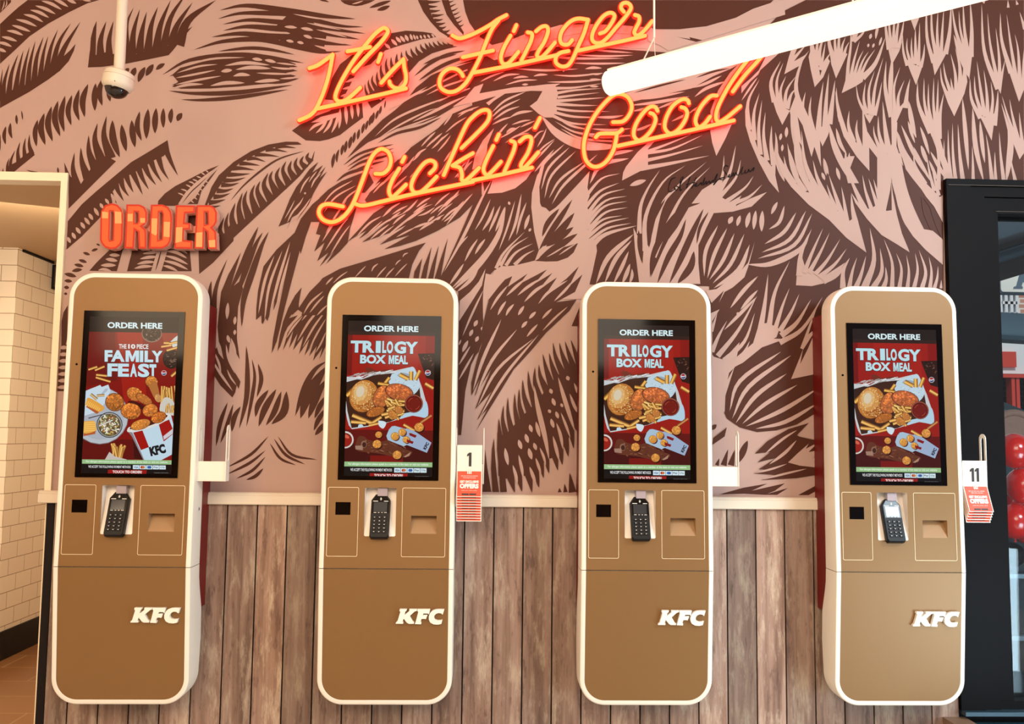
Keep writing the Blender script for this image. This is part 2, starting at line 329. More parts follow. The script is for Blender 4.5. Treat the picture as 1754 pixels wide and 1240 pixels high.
MURAL = '''
@ 0 0
p 0,90 25,65 45,45 75,15 75,0 0,0
L 8 10,75 25,40 30,5
L 8 32,52 45,30 46,0
p 0,165 60,108 125,50 190,0 680,0 600,22 470,85 330,162 200,250 100,345 0,437
L 22 10,252 60,262 118,283
L 22 45,210 100,218 160,242
L 22 80,172 140,190 210,217
L 22 107,132 180,150 254,182
L 22 160,98 230,115 297,152
L 22 207,68 270,85 337,122
L 22 240,38 310,60 382,97
L 22 283,6 350,25 424,67
L 22 365,-4 410,12 468,47
L 22 455,-6 490,4 523,24
L 14 560,-4 600,4 625,8
L 22 -20,290 30,298 82,320
L 22 -20,330 10,340 43,356
p 0,740 90,690 200,630 330,545 410,485 470,420 505,350 518,300 480,345 420,400 350,470 300,515 270,545 225,570 180,580 145,590 105,605 60,630 20,650 0,670
t 26 -5,690 5,580 18,470
t 40 20,665 30,560 65,435
t 42 60,640 80,500 125,370
t 42 105,625 130,470 160,345
t 42 145,610 170,450 203,318
t 44 190,600 205,440 242,280
t 48 232,580 250,400 298,250
t 44 272,560 295,380 330,245
t 48 310,540 345,340 397,200
t 52 350,510 400,300 485,158
t 54 385,480 440,330 550,150
p 602,462 615,350 660,378 720,358 770,370 870,360 920,375 990,352 1040,330 1095,310 1130,320 1185,300 1240,230 1320,180 1240,275 1185,345 1155,378 1000,410 860,437 700,458
p 615,370 622,260 640,190 662,142 658,250 655,380
t 58 688,380 690,270 728,145
t 54 748,380 748,270 778,142
t 44 872,362 870,170 915,50
t 58 905,380 915,220 958,62
t 62 955,370 970,230 1005,80
t 62 1012,355 1035,180 1082,45
t 60 1070,335 1100,170 1170,0
t 56 1120,320 1170,120 1280,-50
t 60 1165,315 1215,170 1320,15
t 80 1225,310 1290,140 1480,0
l 34 250,1005 240,910 258,820
l 42 310,995 280,880 303,775
l 42 360,970 328,850 353,728
l 42 412,935 375,810 397,690
l 40 440,905 418,790 446,655
l 36 488,860 466,760 493,650
l 38 543,828 518,730 542,612
l 42 580,803 566,690 603,575
l 42 650,760 628,670 655,570
l 40 700,725 680,630 705,535
l 30 755,695 735,650 740,600
l 26 858,490 872,480 885,468
l 38 905,530 900,500 930,462
l 40 947,563 950,510 995,458
l 40 1000,520 1018,470 1052,440
l 30 1068,478 1093,443 1130,435
l 20 0,1035 -5,980 0,920
l 26 38,990 28,930 40,865
l 24 83,950 68,900 72,840
l 18 117,853 108,820 112,785
l 10 155,822 152,790 147,757
p 48,1187 55,1140 110,1110 160,1070 195,1045 222,1028 238,1062 160,1125 85,1187
t 30 70,1160 75,1100 103,1030
t 36 128,1115 122,1040 138,970
t 36 172,1085 165,1010 175,942
t 38 218,1055 200,990 202,920
t 26 52,1190 50,1130 65,1080
t 15 20,1190 20,1150
p 470,1430 630,1270 795,1105 760,1085 722,1070 668,1103 625,1150 578,1224 535,1290 510,1230 470,1200
t 60 535,1290 500,1160 510,1045
t 66 600,1220 562,1110 553,1010
t 66 650,1150 610,1040 607,925
t 74 695,1105 650,960 668,842
t 74 760,1085 712,930 730,792
p 470,1240 445,1180 440,1112 470,1180 515,1270
l 50 820,1078 775,950 770,822
l 44 865,1038 830,940 833,852
l 44 925,1010 890,920 902,822
l 36 970,965 940,870 957,762
l 46 1003,953 988,850 1015,745
l 42 1062,915 1048,830 1070,740
l 34 1120,877 1103,820 1120,740
l 34 1170,845 1148,800 1178,742
l 38 1215,830 1215,790 1248,775
l 14 400,1190 395,1145
l 8 180,1165 220,1175 260,1178
@ 90 280
p 95,590 105,395 200,280 300,190 420,90 540,-10 650,-75 788,-160 800,-90 760,-50 690,-20 620,30 560,60 490,100 450,140 400,210 410,270 370,310 330,365 200,500
t 30 400,200 420,240 440,275
t 46 430,130 450,190 488,258
t 46 465,100 485,170 525,228
t 46 500,70 525,140 555,200
t 50 540,40 580,130 618,215
t 48 585,20 615,100 660,180
t 48 625,0 660,80 710,150
t 48 665,-40 700,50 750,130
t 46 720,-60 752,40 797,112
t 46 770,-110 812,-10 860,85
L 22 103,503 108,520 123,545
L 24 133,473 142,490 158,517
L 24 160,437 172,455 192,482
L 24 192,402 205,420 222,447
L 24 218,370 235,390 255,420
L 24 247,342 260,360 277,387
L 24 284,303 298,325 317,360
L 22 325,272 335,290 347,308
L 20 360,240 372,255 387,278
L 22 400,205 415,235 430,262
l 12 300,550 312,556 325,562
l 18 266,600 288,590 311,584
l 20 208,610 232,615 257,626
l 22 178,660 205,665 236,678
l 24 148,692 178,692 213,706
l 26 132,738 162,724 204,726
l 28 80,755 120,756 164,776
l 24 80,803 105,800 135,808
l 24 78,848 95,845 114,852
l 18 78,892 90,890 102,894
p 60,1240 62,1080 75,1020 105,970 100,1200 90,1240
p 20,1560 60,1240 110,1240 110,1560
L 26 45,1265 80,1248 110,1262
L 26 40,1310 80,1300 110,1308
L 26 40,1355 80,1345 110,1352
L 26 38,1400 80,1390 110,1397
L 26 35,1445 80,1435 110,1442
L 26 32,1490 80,1480 110,1487
L 26 30,1535 80,1525 110,1532
p 880,330 1040,330 1040,590 880,590
p 252,735 300,680 340,640 395,588 482,588 440,738
L 24 388,628 420,620 462,630
L 26 363,655 400,652 446,668
L 26 330,698 380,690 436,698
L 20 312,732 350,725 405,738
p 548,588 510,738 960,738 945,585
P 720,588 675,738 745,738 790,588
l 10 745,588 730,650 704,738
L 22 745,600 690,608 618,618
L 22 725,640 660,642 598,654
L 22 705,675 640,676 577,690
L 22 690,705 620,706 558,720
L 22 775,600 850,610 922,650
L 22 765,630 840,650 930,692
L 22 755,665 840,685 930,728
L 20 755,700 800,710 860,738
L 16 830,588 880,592 925,618
P 940,588 1002,588 1005,758 955,758
p 1000,590 1005,757 1100,680 1240,530 1240,380 1130,560
@ 300 230
p 300,212 220,243 100,305 0,355 -70,405 -115,455 -120,490 0,490 40,475 90,410 160,330 230,265
p 290,238 225,330 180,390 155,478 85,478 140,430 190,350 240,290
P 20,478 70,400 140,330 230,262 280,232 230,290 170,360 110,430 85,478
l 8 45,478 110,395 165,345 220,292
L 10 65,425 45,412 18,402
L 10 90,400 70,385 38,375
L 10 115,370 95,355 72,345
L 10 135,345 115,330 92,325
L 10 158,325 140,312 118,308
L 10 180,300 165,290 145,288
L 10 205,280 195,270 178,262
L 10 228,262 222,252 210,248
L 10 95,440 110,455 130,472
L 10 115,415 130,430 152,448
L 10 135,390 150,402 168,418
L 10 158,365 172,375 188,385
L 10 178,340 188,348 202,358
L 10 200,315 212,322 225,332
p 205,480 250,360 300,280 400,190 520,115 640,70 760,50 840,52 866,68 760,70 690,86 620,108 555,136 500,165 450,192 400,232 365,280 330,320 295,370 265,420 235,460 212,490
t 22 730,66 790,66 866,70
t 30 685,86 750,84 832,94
t 30 620,106 690,106 772,122
t 32 545,138 630,142 717,154
t 32 490,166 550,166 622,189
t 34 440,198 510,203 582,214
t 36 390,232 460,233 547,245
t 36 360,276 440,276 514,270
t 36 328,316 410,314 484,296
t 36 315,346 380,348 440,332
t 38 285,386 340,388 400,371
t 38 262,428 320,424 377,404
t 38 230,468 285,462 347,446
t 32 205,495 260,498 312,488
l 14 380,454 470,350 600,240 720,165 887,114
p 165,952 160,800 300,790 305,695 350,670 400,630 450,600 500,565 550,525 600,485 650,445 700,405 760,345 800,310 850,260 890,225 930,180 957,110 945,175 850,290 700,430 560,560 400,710 250,860
t 40 318,695 308,650 335,568
t 44 360,680 348,610 366,533
t 54 403,640 388,560 412,468
t 56 455,610 436,500 462,398
t 60 505,570 474,460 493,383
t 62 557,530 523,420 545,343
t 62 607,490 563,390 582,318
t 62 657,450 608,350 637,263
t 62 700,415 652,310 668,248
t 58 742,385 695,290 718,223
t 54 782,345 738,250 760,183
t 54 820,305 783,240 798,178
t 50 858,272 823,210 838,158
t 48 898,232 863,190 880,148
t 44 935,192 903,160 918,123
p 830,360 870,310 920,240 980,190 940,262 1012,212 965,295 1032,222 990,300 1040,255 985,340 950,400 915,480 870,540 828,600 870,530 800,570 764,656 785,600 708,632 745,545 785,445
L 12 855,405 880,345 925,285
L 10 880,430 850,480 800,540
L 13 930,435 880,510 800,600
L 12 930,370 955,315 1000,265
L 9 915,330 935,298 972,250
L 12 850,470 800,540 768,605
L 8 820,450 790,510 750,580
L 14 884,410 896,398
@ 330 420
l 26 122,430 118,320 128,244
t 52 140,540 158,300 236,96
p 178,480 195,320 245,200 332,45 300,150 255,300 330,240 345,300 312,420 303,560 303,640 322,782 275,700 258,650 240,800 180,660 170,560
l 40 248,325 330,160 390,10 450,-128
l 40 288,388 360,180 430,0 480,-88
l 46 335,560 350,370 420,150 470,10 520,-92
p 128,560 150,640 178,740 225,800 240,790 270,840 327,934 316,985 302,960 292,1008 272,1043 190,960 120,850
p 170,560 230,640 250,800 215,800
L 26 235,508 236,450 242,392
L 22 287,545 288,515 293,487
L 20 287,615 290,578
L 24 238,615 242,640 252,668
L 26 142,640 148,670 160,708
L 18 228,680 245,770 290,880
L 20 262,635 280,690 300,770
L 18 128,775 190,880 275,1000
L 16 150,735 180,810 195,880
L 12 235,850 260,905 300,960
p 434,512 436,430 448,310 485,145 575,30 735,-120 690,0 600,330 552,448 560,380 512,520 500,500 480,540 472,530 470,480
L 20 450,470 495,240 560,70
L 18 492,520 525,280 615,35
L 20 525,480 590,230 668,-25
L 20 565,470 620,230 728,-100
p 540,742 550,640 580,480 640,190 700,-90 740,-112 780,-150 735,30 690,200 630,430 600,560 575,660
p 700,-90 740,-180 820,-280 865,-318 900,-260 815,-170 775,-60 740,60
p 580,726 596,620 620,520 655,430 700,345 746,290 726,395 722,432 680,470 660,500 720,480 650,560 630,600 600,690
p 755,465 720,440 800,320 900,220 1000,170 1240,95 1240,300 920,340 910,690 868,780 890,700 825,790 850,690 797,760 830,660 766,755 800,640 728,745 760,620 688,718 720,600 660,705 690,580 618,720 650,600 690,540 760,470
L 14 752,468 830,360 935,240
L 16 745,520 830,415 905,338
L 14 640,640 690,560 755,485
L 16 715,660 800,520 905,400
L 14 752,700 830,560 918,440
L 13 795,720 850,610 915,500
L 12 840,740 880,670 915,590
L 10 1000,222 1030,205 1062,178
L 8 1070,218 1105,190
L 10 1110,218 1145,185 1190,143
l 30 440,1042 470,920 448,810
l 26 368,1245 405,1050 425,900 406,778
l 36 318,1258 368,1050 375,850 367,688
@ 330 600
l 40 430,458 450,370 520,270
l 46 452,523 495,400 573,265
l 40 502,515 560,420 608,280
l 54 540,507 625,420 643,280
l 30 160,657 188,500 240,355
l 28 190,637 240,500 278,368
l 36 268,558 285,460 328,385
l 20 235,803 400,712 520,588
l 20 235,850 390,772 500,685
l 20 298,880 410,822 500,728
l 24 367,888 430,862 485,808
l 18 528,635 600,740 708,787
l 20 555,603 640,718 772,782
l 18 583,588 680,715 856,750
l 40 702,452 765,260 835,135 915,75
l 74 738,468 795,300 915,110
l 54 792,468 850,310 915,200
l 36 835,467 870,385 915,310
l 34 830,550 862,475 915,395
l 36 838,582 868,545 915,490
@ 310 0
p 1095,5 1120,25 1150,35 1200,42 1240,36 1290,20 1330,0 1095,0
L 10 1170,28 1205,20 1250,5
l 12 950,2 985,5 1015,14
l 40 265,70 450,38 740,75 1000,112 1197,130
l 36 250,130 400,92 600,90 760,98 900,135 1100,178 1250,184
l 36 283,167 460,137 640,148 800,165 950,185 1120,212 1265,230
l 42 286,210 450,182 650,195 850,205 1050,240 1225,270
l 42 208,254 400,230 600,248 780,258 950,290 1170,310
l 36 90,340 280,285 500,268 640,285 800,325 960,358 1098,352
p 665,165 760,75 840,95 920,165 1000,230 980,330 1000,355 940,360 850,335 700,298 670,262 750,228 640,190
L 20 708,183 750,178 796,190
L 22 820,192 860,192 907,208
L 22 838,242 865,246 900,262
L 20 720,277 745,275 773,288
L 20 795,288 815,286 842,298
L 12 765,95 900,120 1040,138
L 13 862,157 980,180 1100,205
L 14 925,202 1050,230 1140,257
L 12 902,258 1000,275 1120,302
L 18 912,310 1000,333 1115,345
l 24 252,352 450,330 600,338 780,374
p -60,512 0,460 100,425 250,395 370,372 560,380 700,405 790,440 740,460 790,485 720,500 785,520 740,540 680,555 600,572 400,592 200,606 0,608 -60,592 -20,560
l 34 -130,514 60,412 370,376 590,390 845,432
l 26 -80,522 80,470 250,435
l 24 -60,580 60,560 200,530
l 30 500,420 650,440 800,457
l 30 500,500 680,515 790,520
l 30 500,560 680,558 808,538
l 24 500,470 660,478 800,485
L 14 -20,468 200,405 440,393
L 14 -30,500 120,455 252,440
L 15 -40,535 100,508 237,480
L 16 -40,580 130,545 277,520
L 20 -60,605 50,580 155,577
L 24 298,450 440,430 608,446
L 26 274,490 310,478 352,480
L 26 373,477 480,462 618,470
L 24 357,522 410,510 476,516
L 26 200,588 310,568 438,568
L 24 503,562 600,552 680,550
L 22 487,402 520,400 558,412
L 22 573,410 610,410 652,428
L 14 615,458 700,470 800,470
L 12 650,430 720,438 790,446
L 14 515,500 640,505 770,508
L 13 675,540 750,535 820,527
l 32 -85,622 100,640 400,632 768,582
l 28 0,682 150,685 400,665 735,613
@ 0 0 1
p 793,0 797,20 804,39 820,62 843,77 870,70 903,57 949,46 1002,42 1055,43 1126,50 1179,50 1233,46 1279,34 1314,11 1325,0
@ 500 0
l 26 530,54 600,30 680,4
l 28 583,70 640,62 672,40
p 863,0 900,80 950,150 1010,215 1090,264 1130,258 1070,235 1020,195 990,155 962,115 945,65 930,0
t 26 930,15 975,14 1022,8
t 26 932,46 970,46 1002,43
t 28 945,78 985,76 1018,70
t 28 960,108 1000,106 1044,98
t 28 975,140 1010,138 1038,130
t 28 990,168 1025,164 1055,155
t 26 1008,195 1035,192 1060,180
t 24 1040,222 1065,215 1085,203
t 24 1065,245 1090,243 1120,232
p 1025,0 1060,100 1110,170 1175,240 1178,222 1152,180 1120,130 1095,75 1075,0
t 14 1075,15 1090,12 1112,4
t 14 1085,45 1100,38 1128,25
t 14 1095,75 1115,68 1140,52
t 14 1108,100 1125,95 1150,80
t 14 1120,128 1138,122 1160,108
t 14 1135,155 1150,150 1170,135
t 14 1150,180 1163,176 1180,165
p 205,680 230,620 260,560 330,440 420,370 520,290 640,235 780,210 900,218 960,228 988,252 940,264 900,266 820,288 720,318 640,345 580,400 540,440 480,460 440,500 410,560 380,620 340,690
L 20 500,445 460,450 400,478
L 20 505,480 450,485 385,510
L 20 480,545 420,545 365,565
L 20 455,600 400,600 345,610
L 20 430,650 380,650 330,660
L 20 635,298 650,310 675,335
L 22 680,268 695,285 722,312
L 22 712,252 725,270 748,292
L 22 742,246 755,265 775,288
L 22 775,238 785,258 798,282
L 18 810,232 815,250 825,276
L 14 832,236 838,255 848,274
L 14 853,242 858,255 864,270
L 14 878,240 884,252 890,267
L 14 903,238 908,248 917,264
L 14 928,236 936,248 947,262
L 12 955,232 964,242 977,257
p 545,742 515,690 530,640 600,600 640,570 700,500 760,450 800,410 860,380 930,345 1040,312 1137,318 1060,335 960,365 870,420 800,500 700,620 620,690
t 30 535,690 505,620 500,570
t 36 555,650 525,580 527,543
t 38 588,625 550,560 555,513
t 38 608,610 583,540 585,488
t 38 632,560 610,490 612,438
t 42 670,550 645,450 652,398
t 42 708,510 682,440 680,388
t 42 742,470 718,420 720,366
t 42 800,460 756,400 750,353
t 42 836,425 790,380 782,343
t 42 855,405 823,360 815,328
t 42 890,385 858,350 848,316
t 38 922,362 890,330 880,300
t 38 945,350 925,320 910,293
t 32 972,340 950,315 938,288
t 32 1005,330 980,310 965,283
t 28 1035,322 1012,305 995,278
t 28 1072,318 1045,305 1030,283
t 24 1102,318 1080,308 1062,290
p 0,895 60,850 150,800 260,760 300,720 480,690 488,805 400,870 330,925 250,955 190,967 95,962
L 20 116,900 160,860 240,830
L 20 163,914 210,870 250,800
L 20 213,914 255,860 285,785
L 20 270,912 300,850 325,760
L 22 322,882 328,830 330,740
L 24 375,855 372,790 365,710
L 22 415,818 412,770 405,700
L 20 455,803 453,750 445,690
P 130,840 200,800 330,768 340,790 230,832
l 24 276,1153 272,1100 293,1048
l 20 308,1115 308,1070 323,1022
l 22 338,1065 340,1030 352,988
l 24 362,1048 365,1010 376,962
l 26 391,1020 395,980 409,932
l 22 419,982 425,945 433,903
l 22 450,957 452,920 463,883
l 22 479,917 485,885 496,843
l 20 505,892 508,860 521,823
l 24 530,862 535,830 547,788
l 24 548,848 552,810 563,768
l 20 574,818 580,790 593,753
l 18 600,783 606,755 613,723
l 10 635,742 638,715 643,688
p 380,1082 430,1020 470,970 560,880 620,820 700,760 790,680 850,600 950,520 1050,470 1240,405 1330,380 1400,420 1400,560 1240,640 1170,690 1100,740 1000,800 900,840 720,880 600,940 520,975
l 22 838,522 940,440 1060,375 1190,346
l 26 868,552 980,478 1100,420 1240,380
l 22 900,440 1000,400 1130,370
L 12 655,760 780,680 930,592
L 14 700,738 830,655 960,600
L 12 865,650 1000,575 1150,500 1300,440
L 16 568,935 700,820 880,735 1100,655
L 13 600,942 740,855 920,765 1000,740
L 20 825,835 950,775 1090,705 1200,655
L 10 720,885 850,845 1000,790
L 13 920,652 1050,590 1240,530
L 12 870,562 1000,490 1240,420
L 12 1000,700 1100,650 1260,590
L 12 1130,560 1200,530 1300,480
l 20 588,980 720,912 880,872 1025,803
@ 500 230
l 18 353,212 450,140 560,100 698,68
l 16 378,222 500,150 600,125 700,95
l 20 382,248 480,190 640,150 700,120
l 16 400,260 500,220 640,180
l 22 303,324 380,270 500,235 560,230
p 175,460 190,435 250,378 340,320 440,280 520,250 560,330 500,400 470,400 440,510 420,580 400,640 382,742 330,800 233,888 290,800 190,907 250,810 173,868 225,740 152,804 195,690 165,682 190,600 130,600
L 12 230,680 300,560 380,440
L 13 205,740 280,620 350,540
L 13 225,800 330,640 390,570
L 12 260,830 340,700 400,620
L 12 210,480 290,390 420,315
L 12 215,540 300,430 440,350
L 12 330,500 380,430 460,370
L 10 250,640 275,600 300,550
p 380,737 460,650 560,540 640,490 520,480 500,450 560,360 650,250 760,130 900,30 1000,-40 1100,-140 1240,-200 1300,-200 1300,440 1240,480 1150,570 1000,660 850,730 740,765 632,787 720,740 810,690 700,720 600,758 690,690 770,640 600,700 480,740 560,680 640,610 560,650 458,718 510,660 450,690
L 12 885,85 920,45 955,5
L 12 918,92 960,50 995,18
L 12 955,102 1000,60 1035,15
L 12 995,122 1050,60 1090,5
L 14 1050,215 1090,150 1120,110
L 12 825,185 860,150 885,125
L 14 755,255 800,205 840,150
L 12 690,205 730,160 770,115
L 14 595,365 650,310 705,245
L 12 555,405 590,365 625,325
L 14 675,325 740,255 795,195
L 14 875,255 910,215 945,175
L 14 1005,285 1045,225 1075,165
L 14 1150,300 1190,230 1240,180
L 14 438,705 530,610 615,560
L 12 475,738 600,630 690,575 780,535
L 14 595,745 760,610 890,510 965,478
L 14 635,545 690,500 745,468
L 12 685,550 740,515 795,488
L 14 755,545 810,505 865,445
L 15 825,645 890,620 955,600
L 16 870,660 920,625 975,598
L 16 928,602 950,575 978,560
L 18 990,588 1005,570 1022,562
L 14 1055,625 1130,530 1205,445
L 14 998,535 1070,460 1145,398
L 12 975,495 1030,440 1085,398
L 12 715,705 780,670 845,638
L 13 860,560 920,540 980,500
L 12 1130,300 1180,240 1230,140
L 11 884,41 907,15 933,-9
L 14 907,61 946,18 985,-17
L 14 946,68 985,30 1032,-10
L 11 980,77 1024,36 1078,-10
L 13 728,177 774,124 824,77
L 14 634,333 681,283 731,233
L 13 653,364 712,301 778,233
L 14 668,395 728,337 790,283
L 14 509,411 556,369 606,326
L 11 494,707 556,649 622,591
L 14 534,722 595,669 668,615
L 11 572,732 634,676 703,623
L 13 597,747 681,688 782,623
L 13 662,598 700,563 746,529
L 14 689,621 728,582 781,545
L 11 619,567 650,540 684,514
L 11 1133,255 1161,224 1199,186
L 14 1114,298 1156,259 1192,228
L 13 1133,-135 1195,-160 1266,-176
L 14 1192,-197 1273,-225 1354,-250
L 14 1214,-166 1297,-201 1386,-229
L 13 1258,-135 1351,-172 1451,-204
L 13 1351,-104 1429,-132 1510,-157
L 14 1376,-57 1426,-82 1482,-110
L 11 1351,-10 1398,-45 1451,-76
L 11 993,563 1040,517 1102,470
L 14 1024,595 1078,540 1149,489
L 11 946,548 993,509 1040,478
L 14 852,501 899,462 954,431
L 13 829,540 884,501 930,470
L 14 790,595 852,548 915,509
L 11 1040,501 1086,454 1149,408
L 14 1086,563 1133,509 1180,454
L 11 915,626 977,587 1047,548
L 11 806,298 845,259 884,220
L 14 840,158 876,124 923,96
L 11 993,283 1032,244 1071,197
L 13 1040,189 1063,158 1094,111
p 65,1240 100,1130 150,1060 210,985 330,920 500,870 700,810 917,742 870,800 825,890 800,990 350,1000 250,1100 240,1240
L 11 545,942 560,910 592,885
L 10 578,985 610,945 648,905
L 10 638,985 665,950 702,913
L 9 708,897 725,875 748,858
L 9 758,842 772,822 797,812
L 9 705,975 745,930 792,883
L 9 280,1022 330,975 384,938
L 9 430,982 465,945 508,900
L 12 232,1032 250,1010 283,978
L 14 78,1232 130,1150 215,1075
L 13 120,1225 170,1160 222,1105
L 12 170,1242 210,1200 248,1165
p 0,1140 65,1050 46,1165 48,1195 20,1220 0,1240
p 832,990 840,940 893,848 868,990
p 882,990 905,900 957,770 920,990
p 932,990 960,890 1007,760 968,990
p 975,995 1020,850 1068,712 1015,1000
@ 0 0 1
p 800,115 870,97 940,80 1000,80 1145,90 1300,60 1340,20 1380,0 1754,0 1754,330 1616,330 1616,500 1400,560 1400,706 1365,727 1330,737 1297,740 1267,732 1245,717 1241,707 1242,680 1250,652 1257,629 1240,625 1215,640 1215,490 1010,487 847,462 840,470 832,500 828,550 817,605 807,625 797,670 790,745 785,745 785,500 752,480 772,437 795,385 812,345 830,330
@ 1190 580
P 100,-170 280,-250 330,-100 280,170 210,390 205,500 120,560 100,260
p 118,240 272,194 215,300 118,442
L 18 115,392 155,335 186,262
p 120,-120 250,-330 420,-420 430,-310 400,-110 330,0 170,170 120,110
@ 760 200
P 1000,372 940,440 800,590 770,620 725,650 700,625 670,615 660,590 655,480 690,330 640,400 605,520 600,620 620,790 652,914 625,985 490,1018 430,1024 395,1022 345,1056 310,1150 285,1250 1000,1250 1000,1140 1020,1060 1050,920 1042,845 995,838 1010,790 980,795 1010,720 1005,665 975,606 1000,540 985,485
L 16 648,470 680,330 830,185
L 17 668,500 720,350 862,208
L 17 690,560 740,400 907,233
L 18 720,560 800,430 960,310
L 20 740,600 830,460 1053,258
L 16 620,380 690,300 758,222
L 12 600,300 680,210 762,150
L 12 640,210 680,140 705,78
l 36 674,822 712,730 792,628
l 40 652,915 740,780 882,566
l 50 680,890 800,780 896,658
l 46 700,890 790,830 890,755
l 50 640,985 780,890 918,800
p 625,987 700,945 800,900 920,866 890,930 850,965 780,990 700,992
L 10 703,962 760,930 832,885
L 10 788,948 850,905 910,868
P 300,527 320,480 335,430 480,400 620,350 565,430 490,490 400,520
P 195,362 215,260 270,160 345,78 300,190 290,300 270,345
L 22 0,1065 130,830 260,560 330,430
L 14 213,778 265,690 322,562
L 20 264,782 315,700 347,612
L 20 308,792 345,710 390,606
L 22 353,788 390,700 420,615
L 40 60,1190 220,1040 370,820 425,615
L 24 50,1180 230,1000 335,860
L 14 378,915 435,760 490,572
L 20 443,853 495,720 533,526
L 18 498,812 525,700 567,585
L 24 553,774 570,720 588,668
L 18 444,580 453,604
L 18 583,786 598,764
L 14 78,932 115,870 168,816
L 18 143,992 185,910 234,836
L 20 214,943 245,890 285,836
L 22 40,1150 90,1080 138,1005
L 26 90,1200 190,1110 250,1000
T 26 358,1040 415,930 556,787
T 26 388,1022 465,900 582,822
T 26 425,1020 495,930 612,867
T 28 485,1015 555,950 622,913
L 12 10,620 60,560 110,500
L 12 95,650 140,590 200,525
L 12 0,720 40,690 60,660
L 14 560,330 620,300 760,160
L 12 600,170 650,110 690,95
L 12 380,150 450,110 530,60
L 12 420,180 500,130 590,110
L 16 430,100 460,85 497,78
L 12 510,120 560,100 620,60
@ 1010 250
T 26 -30,350 80,225 208,188
T 30 -30,420 70,310 203,252
T 30 -20,470 90,340 243,293
T 28 -20,500 110,375 258,343
T 28 -20,540 100,415 260,378
T 28 -10,570 110,455 264,420
T 26 -20,600 90,505 225,476
T 28 -10,620 110,530 272,491
T 28 0,650 120,565 286,528
T 40 10,690 110,605 325,545
L 26 100,90 180,50 300,30
L 30 0,260 80,130 270,85
@ 760 430
P 105,482 110,340 180,280 240,210 287,120 262,235 190,350
T 64 318,160 290,290 272,478
L 15 128,585 190,440 273,265
L 26 208,518 215,495 232,473
L 20 257,542 270,518
L 24 333,512 350,480
L 24 178,584 185,560 200,537
L 24 218,622 238,583
L 24 284,602 290,580 310,553
L 26 128,692 145,650 167,612
L 22 238,684 272,626
L 15 103,782 140,720 183,650
L 15 102,885 150,800 206,700
L 12 103,645 120,606
p 275,480 310,330 380,240 420,195 470,172 440,245 575,154 520,225 708,126 620,225 745,150 650,265 777,180 700,295 840,190 927,104 860,240 951,160 900,280 770,350 910,332 860,410 700,560 600,680 480,810 370,990 220,1234 300,1080 228,1158 330,960 216,1084 250,990 330,800 212,994 250,870 190,992 190,900 230,740 265,620 240,690 200,740 240,640
L 18 318,405 370,320 440,235
L 20 428,308 500,240 560,190
L 20 505,305 570,250 660,190
L 22 550,350 630,270 720,215
L 20 648,362 720,280 850,200
L 18 755,345 830,270 890,200
L 20 370,440 395,390 428,342
L 20 426,444 445,405 482,362
L 22 510,440 525,410 551,375
L 22 585,464 605,435 632,415
L 22 533,526 550,500 573,480
L 18 673,465 705,430 743,393
L 18 568,588 600,550 645,500
L 14 675,548 760,460 850,380
L 24 200,960 270,740 395,466
L 22 215,1000 330,750 503,535
L 20 228,1070 370,810 617,598
L 20 240,1150 420,850 652,570
p 876,514 930,385 932,514
@ 760 590
p 370,640 440,600 540,490 640,390 760,230 830,170 940,140 940,640 890,560 850,660 800,730 760,770 700,790 640,880 560,900 480,890 430,920 375,900
t 46 395,680 382,590 378,506
t 48 430,640 405,520 410,416
t 52 478,640 442,480 440,360
t 52 522,600 490,450 487,333
t 52 555,540 520,420 517,301
t 56 600,490 552,360 540,238
t 56 632,430 590,290 578,178
t 56 665,390 625,260 625,153
t 56 712,330 662,220 652,136
t 56 745,300 700,160 678,63
t 56 785,260 740,140 722,56
t 56 825,220 768,90 748,-14
t 56 865,200 812,70 792,-14
t 56 905,200 855,60 830,-24
t 56 945,190 895,40 870,-34
p 265,1010 278,850 285,720 300,850 327,1010
p 335,1010 325,850 330,720 345,640 352,760 365,900 380,1010
p 368,600 365,720 380,880 388,1010 433,1010 420,880 430,700
t 66 450,880 470,950 487,1015
t 66 502,860 522,940 537,1010
t 70 572,850 590,930 605,1014
t 64 620,840 638,910 653,982
t 56 658,790 672,850 684,916
t 60 692,730 706,800 721,886
t 70 742,700 765,780 782,864
t 60 793,700 805,770 813,826
t 64 825,630 842,700 854,770
t 60 866,550 880,640 891,714
t 80 905,460 920,540 945,650
L 36 618,280 645,430 695,640 722,790
L 30 783,222 830,380 900,600
L 28 420,708 425,770 442,828
L 28 513,652 520,685 534,718
L 28 560,612 565,640 580,675
L 26 588,548 605,602
L 26 632,528 640,580 660,635
L 26 617,673 635,725
L 30 582,710 588,750 604,788
L 26 728,302 742,338
L 26 744,367 750,395 764,420
L 22 717,445 733,470
L 24 768,458 786,508
L 26 735,508 740,540 755,572
L 20 802,403 816,430
L 26 843,215 858,247
L 22 772,536 800,620 818,720
L 24 748,626 770,710 792,800
L 18 803,466 840,560 868,640
L 22 513,755 535,850 545,920
L 22 473,825 495,900 505,960
L 24 588,836 615,910 632,960
L 20 630,776 655,850 668,890
L 18 658,706 685,770 700,830
L 18 893,262 930,360
L 22 863,336 895,420 935,490
t 28 795,1012 793,983
t 32 835,1012 828,953
t 54 882,1012 863,878
t 32 922,1012 912,878
@ 760 0
P 590,727 640,690 690,600 760,576 785,640 770,700 775,760 740,805 690,805 650,780
P 60,732 150,668 210,596 272,573 245,640 400,612 480,598 620,588 700,578 800,572 700,625 600,622 420,642 345,690 310,722 290,705 360,658 200,702
T 22 760,605 900,600 1090,570
T 22 760,640 900,618 1085,605
T 20 780,668 900,652 1072,634
T 24 770,692 920,682 1110,668
T 26 770,712 930,722 1062,722
T 22 760,740 900,760 1145,764
T 24 750,768 900,800 1130,805
T 24 740,790 880,845 1120,855
